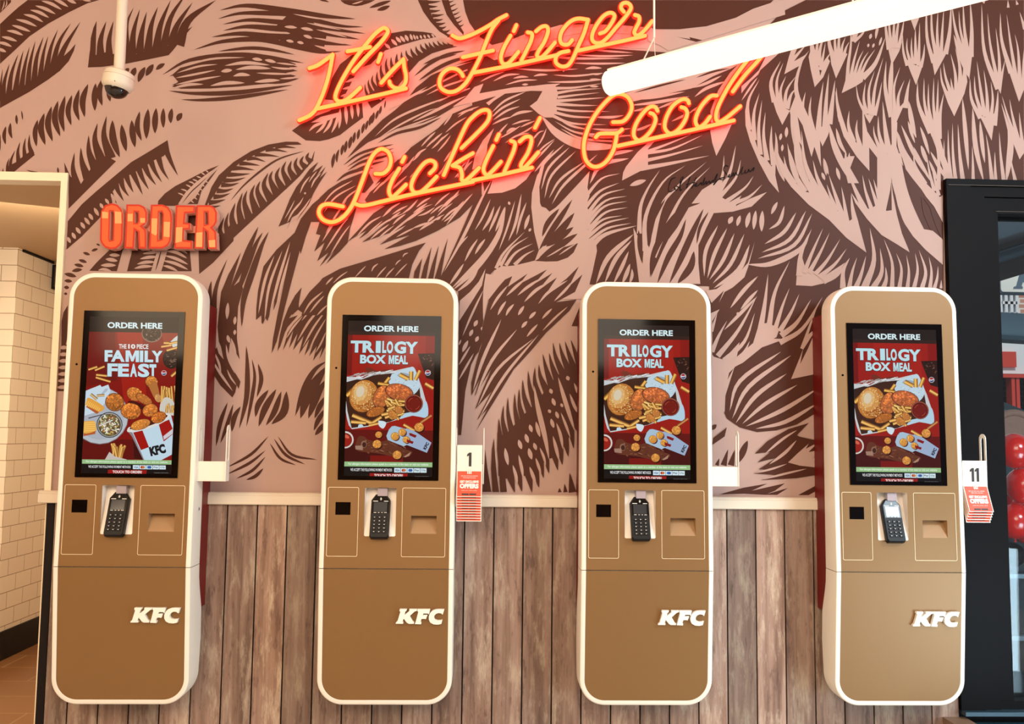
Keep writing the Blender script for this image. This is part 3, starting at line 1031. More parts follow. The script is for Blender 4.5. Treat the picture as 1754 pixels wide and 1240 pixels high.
L 66 670,795 780,915 960,995 1210,1005
L 16 760,830 900,905 1080,925 1320,930
L 16 800,880 950,950 1200,970
L 16 770,800 870,860 1000,890
L 15 708,562 900,560 1095,545
L 13 748,513 900,520 1095,500
L 15 488,470 700,482 925,472
L 18 968,472 1020,464 1085,467
L 15 615,522 660,512 715,512
L 15 475,537 530,526 582,528
L 15 535,580 580,578
L 15 338,557 430,515 525,508
L 13 420,582 530,552 645,548
P 340,310 520,270 700,200 800,170 1000,165 1240,175 1430,190 1430,240 1240,230 1000,215 860,240 720,275 600,340 420,365 330,360
L 16 640,312 860,290 1000,262 1240,320 1400,330
L 16 480,400 700,385 900,400 1240,400
L 14 880,432 1060,436 1250,432
L 13 950,330 1100,348 1300,362
L 14 900,375 1100,385 1300,378
L 13 200,520 300,490 400,470
L 13 250,560 330,520 420,490
L 12 95,804 160,760 245,728
L 15 328,772 420,690 562,628
L 15 320,812 400,740 527,677
L 15 335,825 430,760 522,728
L 14 330,855 400,820 470,800
L 20 455,802 520,772 612,760
L 13 465,855 540,830 600,822
L 13 525,872 570,850 625,828
L 16 428,912 460,885 498,878
L 14 350,965 390,900 440,845
L 12 10,910 80,850 160,800
L 12 0,860 30,820 60,780
@ 1010 0
P 400,212 600,202 800,180 1000,122 1120,60 1240,20 1330,0 1340,100 540,348 480,310 400,280
p 598,252 690,268 682,254 772,275 730,287
P 225,645 500,552 760,462 1095,378 1050,425 980,465 840,525 700,605 400,672 270,702
l 14 300,637 500,582 662,544
l 14 470,562 560,535 652,508
l 16 758,497 900,430 1062,388
l 14 728,532 850,490 962,468
L 20 275,682 450,665 655,628
L 22 275,722 450,702 685,660
L 18 290,762 400,742 470,720
L 18 460,745 600,695 700,690
L 20 700,603 800,570 905,518
L 22 718,664 800,605 935,556
L 16 560,832 650,790 710,760
L 18 690,765 740,740 820,700
L 18 30,802 150,803 235,790
L 18 10,882 150,892 285,880
L 16 -20,930 100,942 300,925
L 38 -30,1000 80,1008 190,1002
L 18 300,895 360,880 425,850
L 14 460,850 500,850 540,835
L 14 0,505 50,508 92,500
L 15 0,542 40,545 82,546
L 15 0,592 62,592
L 14 120,472 180,462 242,466
P 832,890 828,760 880,620 960,500 1045,415 1000,520 930,640 890,740 890,830
P 826,892 975,848 930,950 868,1068 840,980
@ 1270 0
P 0,400 40,380 340,290 130,480 115,510 60,560 0,640
p 0,560 100,440 170,380 120,480 60,540 0,590
L 14 0,690 60,600 110,530
P 25,760 40,690 62,890 90,950 125,1060 170,1090 205,1140 235,1100 232,1200 257,1320 190,1240 120,1110 60,970 28,860
T 36 55,890 45,700 124,543
T 38 87,960 85,780 123,638
T 36 130,1060 118,880 141,683
T 38 176,1100 152,930 164,766
T 42 222,1130 203,990 207,858
T 38 236,1100 240,980 232,903
P 198,600 215,690 240,770 280,856 332,758 300,742 262,710 232,670
T 38 225,700 203,560 270,416
T 32 255,720 242,560 287,428
T 32 276,740 268,620 306,518
T 32 296,740 310,620 372,523
T 36 312,745 340,650 378,603
P 357,288 325,390 294,508 395,452 412,430 452,368 360,420 457,290 362,380 408,270 420,240
P 330,760 385,615 402,690 430,780 470,862 510,892 560,862 600,845 612,870 592,930 555,1003 538,960 546,1142 500,1005 480,1075 440,935 420,860 385,800 417,1005 372,935 350,850
T 38 442,860 420,740 439,628
T 36 492,900 468,770 478,658
T 42 527,890 540,720 561,558
T 42 572,880 580,700 599,498
T 46 602,850 620,720 641,548
T 50 462,862 375,620 410,430 465,345
P 460,390 475,480 502,597 560,530 607,420 590,395 560,445 540,520 520,400 490,290
T 32 492,430 478,300 502,218
T 32 512,430 520,300 546,208
T 32 532,450 540,330 582,198
T 28 540,480 560,380 576,288
T 28 562,465 575,420 612,358
P 603,330 615,440 648,537 727,368 690,362 640,382
T 38 627,390 600,280 622,165
T 28 650,390 640,270 660,175
T 28 666,380 670,250 697,155
T 26 682,378 692,310 714,252
T 26 700,385 716,330 738,287
P 687,638 715,540 738,460 735,545 800,510 850,492 830,560 780,592
T 30 725,570 732,440 750,300 748,140
T 28 747,545 770,420 810,278
T 26 770,530 800,420 837,342
T 26 792,528 830,420 872,352
T 26 812,525 860,420 917,337
T 44 830,535 920,430 987,255
T 28 766,285 768,220 745,138
T 22 772,272 786,230 780,188
T 26 770,285 830,230 857,158
T 20 782,252 800,210 804,178
P 770,125 800,172 825,105
P 870,100 885,167 927,92
L 20 879,268 890,230
L 20 919,268 926,220 940,158
L 16 866,324 872,298
L 16 898,328 910,296
L 16 943,314 962,252
P 1000,310 1030,445 1082,350 1102,280 1062,310 1020,310
T 32 1010,340 990,200 985,70
T 28 1030,330 1013,180 1020,55
T 28 1042,320 1045,180 1056,45
T 28 1056,330 1070,190 1097,35
T 28 1076,330 1100,220 1116,118
L 34 1035,380 1022,600 1040,800
T 46 1030,800 985,600 992,415
P 1018,760 1060,842 1130,682 1070,750
T 30 1052,770 1045,600 1087,458
T 30 1076,770 1075,660 1117,548
T 38 1122,740 1138,620 1156,538
L 34 1145,690 1165,820 1195,945
P 828,740 850,800 878,845 932,748 900,775 860,785
T 26 850,780 802,680 785,578
T 30 862,780 838,680 850,563
T 30 882,780 873,620 913,483
T 30 897,790 915,600 972,393
T 30 912,790 940,680 963,558
P 828,740 862,900 930,1010 1000,1055 1030,985 1025,780 1068,840 1062,1000 1102,1120 1112,1250 930,1250 930,1080 875,1010 877,1172 790,1070 830,1000
P 642,620 665,720 725,900 790,980 832,1000 832,740 860,900 877,1172 790,1075 700,935 658,800
T 36 682,830 655,700 650,598
T 38 767,970 733,860 738,756
T 36 812,1000 788,900 793,818
T 30 937,1060 868,940 858,880
T 34 962,1050 913,930 905,858
T 38 987,1050 943,920 937,793
T 48 1012,1050 985,880 967,693
L 46 600,850 635,990 695,1130 765,1265
L 26 648,876 675,980 722,1060
P 690,1090 740,1070 775,1070 745,1150 805,1255 730,1255
T 20 715,1090 712,1030
T 22 735,1090 740,1045
L 20 264,962 273,912
L 24 306,944 311,868
L 18 278,1038 282,988
L 24 318,1005 350,1110 405,1265
L 42 338,755 358,900 398,1060 465,1255
L 32 228,1060 260,1150 295,1245
L 22 562,1082 582,1205
@ 1444 0
P 430,0 445,80 490,208 545,60 556,0
l 10 470,0 490,60 498,70
l 10 520,0 505,60 500,75
T 26 440,450 413,350 408,228
P 428,400 465,500 500,583 552,430 522,455 480,440
T 26 465,440 438,340 440,258
T 26 481,440 469,340 470,253
T 34 501,440 496,300 495,190
T 28 516,450 522,300 525,153
T 28 532,460 552,380 559,298
P 603,380 628,515 722,340 682,355 640,355
T 32 620,430 575,250 572,-10
T 30 637,380 608,200 608,-10
T 28 652,370 645,220 651,66
T 28 672,370 680,220 691,57
T 38 702,370 730,220 742,10
P 798,320 830,430 865,545 887,360 880,335
T 32 822,360 770,200 744,20
T 26 837,340 803,200 794,72
T 30 852,350 830,180 822,-10
T 40 876,390 882,200 870,-10
L 30 860,530 810,400 758,236
T 40 1062,610 968,350 949,26
T 30 1062,570 1008,300 990,86
T 30 1072,570 1070,400 1046,188
P 1040,560 1080,643 1112,400 1082,505
P 1108,400 1160,560 1206,698 1245,600 1245,535 1205,560
T 40 1152,500 1088,280 1077,86
T 32 1192,570 1148,300 1121,96
T 32 1212,570 1200,350 1177,232
T 28 1237,570 1236,450 1240,336
P 688,620 720,710 762,797 832,640 852,560 842,475 812,560 770,625 730,625
T 28 722,670 678,560 667,458
T 30 742,650 703,530 687,427
T 26 757,650 744,580 738,533
T 32 777,640 768,500 737,367
T 38 802,610 800,460 769,327
T 38 822,590 832,480 810,398
T 46 602,910 518,720 510,555
T 36 622,930 560,720 555,532
T 32 627,910 588,740 585,567
T 32 642,910 620,720 622,532
T 32 642,940 646,740 652,537
T 42 657,950 665,780 691,637
P 588,880 640,1022 700,1200 720,1245 765,1245 695,1060 662,930
P 888,700 960,840 1018,963 1062,640 1042,770 1000,805 950,800
T 36 942,810 880,680 869,536
T 32 952,790 908,640 900,517
T 32 972,800 938,580 917,417
T 32 992,810 985,640 964,477
T 30 1012,820 1026,680 1013,557
T 38 1037,860 1056,720 1062,616
T 28 702,1245 692,1100 692,957
T 30 742,1245 723,1050 720,882
T 30 772,1245 753,1050 750,842
T 34 822,1245 798,1040 787,847
L 30 818,670 838,900 860,1165
T 26 892,1245 890,1120 885,997
L 34 888,735 908,1000 965,1250
L 28 938,825 955,1000 972,1118
T 32 1022,1245 1000,1050 979,917
T 26 1047,1245 1042,1140 1040,1037
T 30 1102,1245 1080,1060 1070,902
L 44 1118,1250 1148,1000 1130,840
T 32 1162,970 1118,820 1084,707
T 30 1192,970 1130,800 1089,657
T 32 1202,970 1158,780 1141,677
P 1128,900 1160,965 1210,1093 1245,1040 1245,965
T 26 1227,970 1215,860 1207,767
T 28 1182,1245 1160,1150 1149,1077
L 20 444,828 465,900 493,982
L 20 458,845 485,900 502,944
L 28 398,856 475,1030 565,1195
L 48 368,895 420,1060 565,1250
L 24 528,866 558,950 592,1060
L 24 538,996 577,1115
L 24 484,1006 535,1120 605,1250
L 22 588,1096 655,1250
L 26 598,1036 650,1130 715,1240
T 14 640,30 636,0
T 14 676,20 672,0
T 20 1132,52 1130,0
T 20 1195,32 1185,0
T 20 960,20 975,0
T 24 1245,200 1210,80
@ 1310 220
P 75,110 100,190 180,330 260,430 310,440 380,460 440,470 490,560 530,580 570,640 600,620 640,640 696,850 560,750 440,626 300,522 180,400 110,300 78,200
T 38 202,380 150,280 130,186
T 44 275,435 190,280 154,96
T 54 345,460 230,260 198,-10
T 48 385,470 280,250 250,10
T 42 425,480 360,340 329,216
T 36 492,565 450,460 424,382
T 42 535,610 478,440 438,316
T 36 565,650 543,500 524,396
T 44 622,650 600,540 592,446
L 24 405,205 418,260 437,318
L 22 390,300 412,355
L 24 490,265 515,355
P 770,190 775,320 800,440 832,565 870,560 866,350 882,440 905,580 935,690 992,848 900,790 800,730 700,620 620,510 592,440 650,520 720,555 770,520
P 770,180 930,170 960,300 1000,400 1060,580 1090,690 1150,700 1220,760 1220,934 1100,830 980,700 920,570 868,340 860,420 830,560 780,420
p 866,334 876,440 905,590 940,720 993,848 1030,760 950,640 900,500
L 14 870,360 910,480 985,637
l 26 938,236 1000,450 1090,688
l 24 1073,456 1100,580 1144,704
l 26 1128,516 1180,650 1220,765
P 918,130 1000,270 1090,360 1150,420 1200,470 1220,455 1220,645 1160,535 1060,412 980,322
p 945,250 1010,340 1075,420 1110,475 1145,560 1090,480 1062,470 1078,600 1088,685 1040,560 990,420
T 32 1082,360 990,230 908,30
T 28 1102,380 1030,250 1018,136
L 22 1068,116 1085,170 1108,235
T 28 1162,430 1128,300 1108,176
T 28 1192,460 1160,330 1138,236
T 34 1190,420 1190,200 1150,0
T 44 685,555 620,420 562,280
T 32 732,555 690,430 668,316
T 32 775,540 738,430 710,340
T 34 800,545 770,440 744,346
L 26 44,588 60,545 87,503
L 24 28,692 100,640 135,528
P 214,1074 222,960 250,865 275,945 350,985 390,1022 552,918 480,1022 400,1062 320,1080
T 44 235,1010 248,860 322,686
T 34 270,990 320,860 400,682
T 34 302,990 380,850 445,712
T 34 345,1000 430,900 517,757
T 38 372,1020 480,930 562,822
T 38 402,1050 500,1000 582,886
T 44 535,1095 538,980 582,886
T 34 577,1095 600,980 632,882
T 38 622,1095 660,1000 694,872
T 54 682,1095 748,900 720,682
T 44 742,1095 802,980 790,817
T 38 812,1095 832,1030 828,947
T 34 872,1095 872,920 816,756
T 32 922,1095 936,960 900,852
T 30 977,1095 987,980 970,867
T 32 1022,1095 1047,970 1030,852
T 34 1077,1095 1102,980 1056,832
T 30 1132,1095 1142,980 1124,877
T 28 1162,1095 1182,1020 1187,942
T 20 1207,1095 1210,1037
@ 1010 250
P 222,237 230,180 250,140 330,40 420,-40 470,-60 400,20 400,90 400,145
T 26 330,60 500,0 700,-80
T 26 370,50 560,20 775,-75
T 28 360,105 560,60 778,-3
T 36 350,155 560,118 822,66
L 34 275,272 325,245 387,234
T 36 340,600 348,420 400,290 483,162
T 38 380,720 385,480 500,250 658,132
T 38 415,740 490,420 600,280 803,107
T 38 440,760 560,480 660,310 828,142
P 300,560 330,620 362,805 370,700 400,680 432,760 420,900 500,720 540,640 600,560 680,420 770,300 850,250 905,225 870,330 960,385 1040,340 1000,412 1100,360 1214,316 1110,415 980,450 850,460 800,560 745,680 745,800 758,945 340,945 310,700
l 46 414,902 438,740 530,560 640,430 760,390
l 40 462,945 540,760 620,620 660,500
l 46 545,945 640,740 720,560 780,430
l 50 600,945 690,830 715,720
l 22 733,672 755,560 815,450
l 30 362,808 342,680 335,575
l 28 410,690 430,520 520,360
T 34 862,340 910,200 921,62
T 38 872,340 960,180 1002,-5
T 34 882,360 1000,220 1037,92
T 34 922,390 1060,290 1123,206
T 34 962,400 1090,350 1183,264
L 32 952,534 960,510 980,483
L 28 1010,549 1015,515 1032,476
L 32 1073,562 1078,510 1097,452
L 30 1123,574 1128,510 1138,442
L 34 1178,588 1172,510 1184,443
L 26 785,894 795,720 880,542
L 26 806,908 855,740 942,562
L 26 820,918 915,780 992,597
L 26 842,943 965,810 1060,602
L 34 850,975 1020,850 1097,674
P 795,992 870,980 1040,850 1085,800 1132,656 1085,832 1060,900 980,970 925,1000 885,1075 920,990 835,1075
L 34 43,945 130,760 302,603
L 30 103,940 180,770 288,646
L 26 163,945 220,830 268,720
L 28 223,945 255,870 277,806
L 22 273,945 290,890 290,842
L 28 963,1112 1055,990 1153,892
L 24 1033,1122 1085,1060 1153,986
L 24 1007,1157 1027,1143
L 24 920,1262 1050,1130 1147,1032
@ 1190 400
L 26 478,72 610,-10 695,-145
L 26 458,130 650,40 763,-158
L 26 432,172 680,80 805,-138
L 40 360,212 520,208 720,110 790,-10
P 110,962 118,840 250,880 400,750 440,620 500,612 560,640 580,655 560,710 540,720 620,722 460,780 330,885 280,910 235,955 215,1050 110,1262
T 44 450,660 480,480 503,276
T 40 510,630 550,400 652,186
T 34 552,650 600,500 650,372
T 38 582,670 660,540 717,412
T 44 592,700 700,610 797,450
T 40 582,748 740,650 877,432
T 26 115,670 155,541
T 34 118,810 165,700 222,596
T 38 158,840 300,660 427,426
T 38 200,870 340,740 413,541
T 34 282,870 340,810 377,736
T 28 735,790 800,600 845,480
P 660,997 720,850 780,690 840,640 840,960
p 722,895 740,800 832,655 775,790
p 808,812 838,735 838,800
L 28 238,1218 310,1010 593,808
L 30 256,1270 370,1050 663,832
L 30 280,1300 420,1110 632,958
L 28 325,1304 480,1170 703,1036
L 30 348,1322 600,1210 845,1060
L 28 416,1338 620,1290 845,1162
@ 1190 580
l 30 110,625 150,588
p 122,727 128,680 220,608 205,670
t 30 152,868 168,820
t 44 198,868 228,758
t 48 248,868 275,760
l 46 298,852 325,780 363,698
p 413,787 500,700 640,620 780,578 700,662 720,672 850,700 850,780 775,775 640,848 720,870 855,885 855,930 700,955 452,968 580,935 402,923 540,893 438,895 560,815 430,847 520,775
L 18 475,795 600,690 702,626
L 22 510,862 620,780 698,696
L 14 412,922 530,892 632,858
L 15 460,966 620,925 768,891
P 640,848 700,790 780,720 792,700 760,755 845,712 778,778 855,762 855,795 800,817 855,812 855,885 720,870
p 168,1067 330,1022 498,993 390,1042 618,991 550,1042 480,1070 340,1062
p 475,1070 640,1023 565,1070
p 708,1072 855,993 855,1032 780,1072
'''
# ---------------------------------------------------------------- the setting
WALL_L, DOOR_X, HEAD_Z, DOOR_Z, CEIL = -1.774, 1.8215, 2.478, 2.535, 3.7
RAIL0, RAIL1 = 1.167, 1.2146
b = MB(); b.box(WALL_L, DOOR_X, 0, .16, 0, CEIL); b.box(-4.4, WALL_L, 0, .16, HEAD_Z, CEIL); b.box(DOOR_X, 4.4, 0, .16, DOOR_Z, CEIL)
wall_back = struct(b.build('wall_back', 'mural_pink'), 'wall printed all over with a brown and pink feather mural')

# the printed mural: flat brown and pink ink shapes, one thin layer over another
def ribbon(pts, w, prof):
    c = crom(pts, 5); n = len(c); L = []; R = []; s = [0]
    for i in range(1, n): s.append(s[-1]+math.hypot(c[i][0]-c[i-1][0], c[i][1]-c[i-1][1]))
    for i in range(n):
        a = c[max(0, i-1)]; q = c[min(n-1, i+1)]; dx, dy = q[0]-a[0], q[1]-a[1]; d = math.hypot(dx, dy) or 1
        h = w*.5*prof(s[i]/s[-1])
        L.append((c[i][0]-dy/d*h, c[i][1]+dx/d*h)); R.append((c[i][0]+dy/d*h, c[i][1]-dx/d*h))
    return L, R
LENS = lambda t: math.sin(PI*t)**.75 if 0 < t < 1 else 0
SPIKE = lambda t: .95*(1-t)**.8 if t < 1 else 0
class Layers:
    """how many printed shapes already lie under a new one (by their boxes), so each lies just proud of those below"""
    def __init__(s): s.b = []; s.top = 0
    def put(s, P):
        x0, x1 = min(p[0] for p in P), max(p[0] for p in P); y0, y1 = min(p[1] for p in P), max(p[1] for p in P)
        l = 1+max([q[4] for q in s.b if q[0] < x1 and q[1] > x0 and q[2] < y1 and q[3] > y0] or [0])
        s.b.append((x0, x1, y0, y1, l)); s.top = max(s.top, l); return l
INK = Layers()
def build_mural(txt):
    mb = MB(); ox = oy = 0; sc = 4; k = 0; N = 0
    for ln in txt.splitlines():
        q = ln.split()
        if not q: continue
        if q[0] == '@':
            ox, oy = float(q[1]), float(q[2]); sc = float(q[3]) if len(q) > 3 else 4; continue
        kind = q[0]; v = q[1:]; wd = 0
        if kind in 'lLtT': wd = float(v[0])/sc; v = v[1:]
        pts = [(ox+float(a.split(',')[0])/sc, oy+float(a.split(',')[1])/sc) for a in v]
        mi = 1 if kind.isupper() else 0; k += 1
        if kind in 'lL' and len(pts) == 3:                             # short fat flecks are near-straight ovals
            a, m, c = pts
            if math.hypot(c[0]-a[0], c[1]-a[1]) < 4.6*wd: pts = [a, (m[0]*.2+(a[0]+c[0])*.4, m[1]*.2+(a[1]+c[1])*.4), c]
        if kind in 'lLtT': L, R = ribbon(pts, wd, LENS if kind in 'lL' else SPIKE)
        yy = -.0006-INK.put(L+R if kind in 'lLtT' else pts)*3e-5
        P3 = lambda p: tuple(at(p[0], p[1], y=yy))
        if kind in 'lLtT':
            n = len(L)
            V = [P3(p) for p in L]+[P3(p) for p in R]
            mb.add(V, [(i, i+1, n+i+1, n+i) for i in range(n-1)], mi)
        else: mb.poly([P3(p) for p in pts], mi=mi)
    return mb
mural = part(build_mural(MURAL), 'mural', ['mural_brown', 'mural_pink'], wall_back)
SIG = '''590,215 560,230 540,290 550,315 590,290|590,275 580,292 598,302 606,282 592,274 615,285|612,285 642,214 624,228 620,300 634,298|640,290 642,294|690,208 663,292|660,265 722,248|731,214 700,290|710,276 735,255 724,276 745,270 765,250 768,268 791,214 780,270 800,240 800,262 820,240 826,256 845,235 850,254|852,240 876,190 860,245 848,268 882,228|950,140 930,134 918,165 942,200 920,230 890,225 930,212|945,215 960,194 954,213 976,204 985,184 990,205 1005,180 1010,200 1030,185 1050,140 1040,192 1060,180 1068,164 1066,186 1085,176 1090,160 1100,176 1115,160 1128,148 1120,172'''
mb = MB()
for i, ln in enumerate(SIG.split('|')):
    pts = [(1010+float(a.split(',')[0])/4, 250+float(a.split(',')[1])/4) for a in ln.split()]
    L, R = ribbon(pts, 1.8, lambda t: .75+.25*math.sin(9*t)); n = len(L)
    mb.add([tuple(at(p[0], p[1], y=-.0008-INK.top*3e-5)) for p in L+R], [(j, j+1, n+j+1, n+j) for j in range(n-1)])
part(mb, 'signature', 'ink', wall_back)

# plank wainscot, dado rail, end trim
PW, PX = .1165, -1.668
mb = MB(); cols = []
k0 = 0; x = PX-PW
edges = [-1.756]+[PX+PW*i for i in range(0, 60) if PX+PW*i < DOOR_X-.01]+[DOOR_X]
for a, c in zip(edges[:-1], edges[1:]):
    col = (random.random(), random.random(), random.random(), 1)
    g = .0029
    mb.box(a+g, c-g, -.0125, 0, .0, RAIL0+.01, 0, col)
wains = mb.build('trim_1', 'weathered_plank'); wains.data.color_attributes[0].name = 'plank'
struct(wains, 'weathered grey-brown vertical plank wainscot below the white rail')
mb = MB(); mb.box(-1.756, DOOR_X, -.0035, -.0005, 0, RAIL0); struct(mb.build('trim_2', 'black_trim'), 'dark backing in the gaps between the planks')
prof = [(-.0, RAIL1), (-.020, RAIL1), (-.026, RAIL1-.005), (-.026, RAIL1-.009), (-.030, RAIL1-.012), (-.030, RAIL0+.003), (-.027, RAIL0), (0, RAIL0)]
mb = MB(); n = len(prof); X0, X1 = -1.813, DOOR_X
mb.add([(X0, y, z) for y, z in prof]+[(X1, y, z) for y, z in prof], [(i, (i+1) % n, n+(i+1) % n, n+i) for i in range(n)]+[tuple(range(n)), tuple(range(n, 2*n))])
struct(mb.build('trim_3', 'rail_paint', smooth=30), 'cream white dado rail running across the wall above the planks')
mb = MB(); mb.box(-1.786, -1.756, -.0125, .16, 0, RAIL0); struct(mb.build('trim_4', 'black_trim'), 'dark end strip of the plank panelling beside the side opening')
# cream lining of the side opening
mb = MB(); mb.prism([(-1.7995, RAIL1), (-1.774, RAIL1), (-1.774, HEAD_Z+.006), (-4.4, HEAD_Z+.006), (-4.4, HEAD_Z-.028), (-1.7995, HEAD_Z-.028)], -.012, .06)
mb.box(-1.806, -1.7865, .02, .166, 0, RAIL0-.001)
struct(mb.build('trim_5', 'cream_paint'), 'cream painted frame of the opening at left')

# servery behind the opening
mb = MB(); mb.box(-4.6, -3.1, 2.2, 3.4, .18, 2.7); struct(mb.build('wall_left', 'metro_tile'), 'cream metro tiled wall seen through the opening at left')
mb = MB(); mb.box(-4.6, -3.088, 2.188, 3.4, 0, .18); struct(mb.build('baseboard_left', 'black_trim'))
mb = MB(); mb.box(-3.2, -1.6, 3.3, 3.5, 0, 2.7); struct(mb.build('wall_rear', 'metro_tile'))
mb = MB(); mb.box(-1.62, -1.5, .16, 3.5, 0, 2.7); struct(mb.build('wall_side', 'ceiling_paint'))
mb = MB(); mb.box(-4.6, -1.5, .16, 3.5, 2.622, 2.72); struct(mb.build('ceiling_servery', 'soffit_tan'))
mb = MB(); mb.box(-3.104, -3.086, 2.25, 2.66, 2.606, 2.622); struct(mb.build('trim_6', 'black_trim'))
mb = MB(); mb.box(-4.6, 4.6, -5.5, .16, -.1, 0); struct(mb.build('floor', 'dining_floor_tile'))
mb = MB(); mb.box(-4.6, -1.5, .16, 3.5, -.1, 0); struct(mb.build('floor_servery', 'floor_tile'))
mb = MB(); mb.box(-4.6, 4.6, -5.5, .3, CEIL, CEIL+.1); struct(mb.build('ceiling', 'ceiling_paint'))
mb = MB(); mb.box(-4.7, -4.6, -5.5, .16, 0, CEIL); struct(mb.build('wall_far_left', 'ceiling_paint'))
mb = MB(); mb.box(-4.7, 2.2, -5.6, -5.5, 0, CEIL); struct(mb.build('wall_front', 'soffit_tan'))
t = thing('wall_speaker', (-3.0, 2.80, 2.42), 'small black box fixed high on the tiled wall just under the tan soffit', 'speaker')
mb = MB(); mb.box(-3.1, -2.975, 2.66, 2.80, 2.43, 2.60); part(mb, 'box', 'black_trim', t, label='black box')
mb = MB(); mb.box(-3.08, -2.995, 2.652, 2.66, 2.445, 2.585); part(mb, 'grille', 'seam_dark', t)

# dark door frame and glass at right
mb = MB()
def angle_frame(x0, x1, yf, zb, z1, h):
    mb.prism([(x0, zb), (x1, zb), (x1, z1-h), (3.4, z1-h), (3.4, z1), (x0, z1)], yf, .12)
angle_frame(DOOR_X, 1.9215, -.030, .3885, DOOR_Z, .026)
angle_frame(1.9245, 1.985, -.022, .3885, DOOR_Z-.0285, .043)
angle_frame(1.9885, 2.043, -.014, .4205, DOOR_Z-.0745, .0655)
mb.box(1.9885, 3.4, -.0145, .118, .3885, .420); mb.box(1.915, 1.995, .0, .11, .39, DOOR_Z-.1)
mb.box(DOOR_X, 3.4, .001, .119, 0, .3715)
door = struct(mb.build('door_1', 'door_frame'), 'dark brown-black frame of the glazed door at right')
mb = MB(); mb.box(DOOR_X+.006, 3.4, -.034, -.030, DOOR_Z-.0285, DOOR_Z-.026); mb.box(2.035, 3.4, -.018, -.014, DOOR_Z-.133, DOOR_Z-.1305)
part(mb, 'glazing_bead', 'seam_dark', door)
mb = MB(); mb.box(2.043, 3.4, .04, .048, .42, DOOR_Z-.14); struct(mb.build('window_1', 'clear_pane'), 'glass pane onto the street')
mb = MB(); mb.box(DOOR_X+.003, 3.4, -.055, .0, .372, .3875); struct(mb.build('trim_7', 'steel_teal'), 'teal dark metal sill under the door frame')
# bench below the sill, lower right corner
t = thing('window_bench', (2.3, -.2, 0), 'glossy dark bench with a wood edge in the bottom right corner under the door sill', 'bench')
mb = MB(); mb.box(DOOR_X+.02, 3.3, -.62, -.06, .30, .352); part(mb, 'bench_top', 'bench_top', t)
mb = MB(); mb.box(1.752, DOOR_X+.02, -.62, -.014, .296, .358); part(mb, 'edge_board', 'wood_edge', t)
mb = MB(); mb.box(1.80, 1.86, -.58, -.50, 0, .297); part(mb, 'leg', 'black_trim', t)
mb = MB(); mb.box(3.1, 3.2, -.58, -.50, 0, .30); part(mb, 'leg', 'black_trim', t)

# ---------------------------------------------------------------- street beyond the glass
mb = MB(); mb.box(-1.4, 16, .17, 16, -.12, -.02); struct(mb.build('ground', 'tarmac'))
def outline(pix, y): return [(lambda p: (p.x, p.z))(at(px, py, y=y)) for px, py in pix]
t = thing('shop_awning', (2.9, .5, 2.1), 'grey-blue awning with a dark teal rail and black valance over the street window', 'awning')
mb = MB(); mb.prism(outline([(1695, 330), (1800, 330), (1800, 396), (1695, 428)], .9), .9, 1.5); part(mb, 'canopy', 'awning_grey', t)
mb = MB(); mb.prism(outline([(1695, 424), (1800, 392), (1800, 400), (1695, 434)], .86), .86, .95); part(mb, 'rail_cap', 'awning_dark', t)
mb = MB(); p0, p1 = at(1690, 446, y=.88), at(1800, 412, y=.88); mb.tube([p0, p1], .034, 14); part(mb, 'roller_tube', 'steel_teal', t, smooth=60)
mb = MB(); mb.prism(outline([(1695, 452), (1800, 424), (1800, 455), (1695, 487)], .92), .92, .98); part(mb, 'valance', 'awning_dark', t)
t = thing('hanging_sign', (3.4, 1.6, 1.9), 'white sign with a grey border and a blue letter A hanging outside', 'sign')
a, c = at(1709, 440, y=1.6), at(1860, 505, y=1.6)
mb = MB(); mb.prism(rrect(a.x, c.x, c.z, a.z, .02), 1.6, 1.66); part(mb, 'border', 'sign_blue', t)
mb = MB(); mb.prism(rrect(a.x+.009, c.x-.009, c.z+.009, a.z-.009, .016), 1.592, 1.6); part(mb, 'face', 'sign_white', t)
mb = MB(); pix = [(1736, 494), (1752, 494), (1752, 491), (1750, 490), (1752, 483), (1762, 483), (1764, 490), (1761, 491), (1761, 494), (1776, 494), (1776, 491), (1773, 490), (1762, 450), (1752, 450), (1741, 490), (1737, 491)]
mb.prism(outline(pix, 1.588), 1.588, 1.592); part(mb, 'letter', 'sign_blue', t)
t = thing('steel_beam', (3.2, 1.3, 1.75), 'grey-blue horizontal beam crossing the street view', 'beam')
mb = MB(); mb.prism(outline([(1690, 533), (1820, 541), (1820, 580), (1690, 572)], 1.3), 1.3, 1.42); part(mb, 'web', 'beam_steel', t)
mb = MB(); mb.prism(outline([(1690, 572), (1820, 580), (1820, 587), (1690, 579)], 1.28), 1.28, 1.44); part(mb, 'flange', 'steel_teal', t)
t = thing('shop_building', (6.5, 9, 0), 'pale and brick shop building with a red fascia across the street', 'building')
mb = MB(); mb.box(3.2, 12, 9.0, 12, 1.9, 5); part(mb, 'upper_wall', 'street_brick', t)
mb = MB(); a, c = at(1704, 575, y=8.96), at(1830, 642, y=8.96); mb.box(3.2, 12, 8.9, 9.02, c.z, a.z+.1); part(mb, 'fascia', 'facade_white', t)
mb = MB(); a, c = at(1700, 602, y=8.88), at(1740, 629, y=8.88); mb.box(a.x, c.x, 8.86, 8.9, c.z, a.z); part(mb, 'sign_board', 'shop_red', t)
mb = MB(); a, c = at(1700, 641, y=8.9), at(1850, 649, y=8.9); mb.box(3.2, 12, 8.82, 8.98, c.z, a.z)
for px in (1731, 1739): a = at(px, 660, y=8.9); mb.box(a.x-.02, a.x+.028, 8.84, 8.98, 0, c.z)
part(mb, 'shopfront', 'shop_red', t)
mb = MB(); mb.box(3.2, 12, 9.0, 9.1, 0, c.z+.02); part(mb, 'shop_window', 'pane_dark', t)
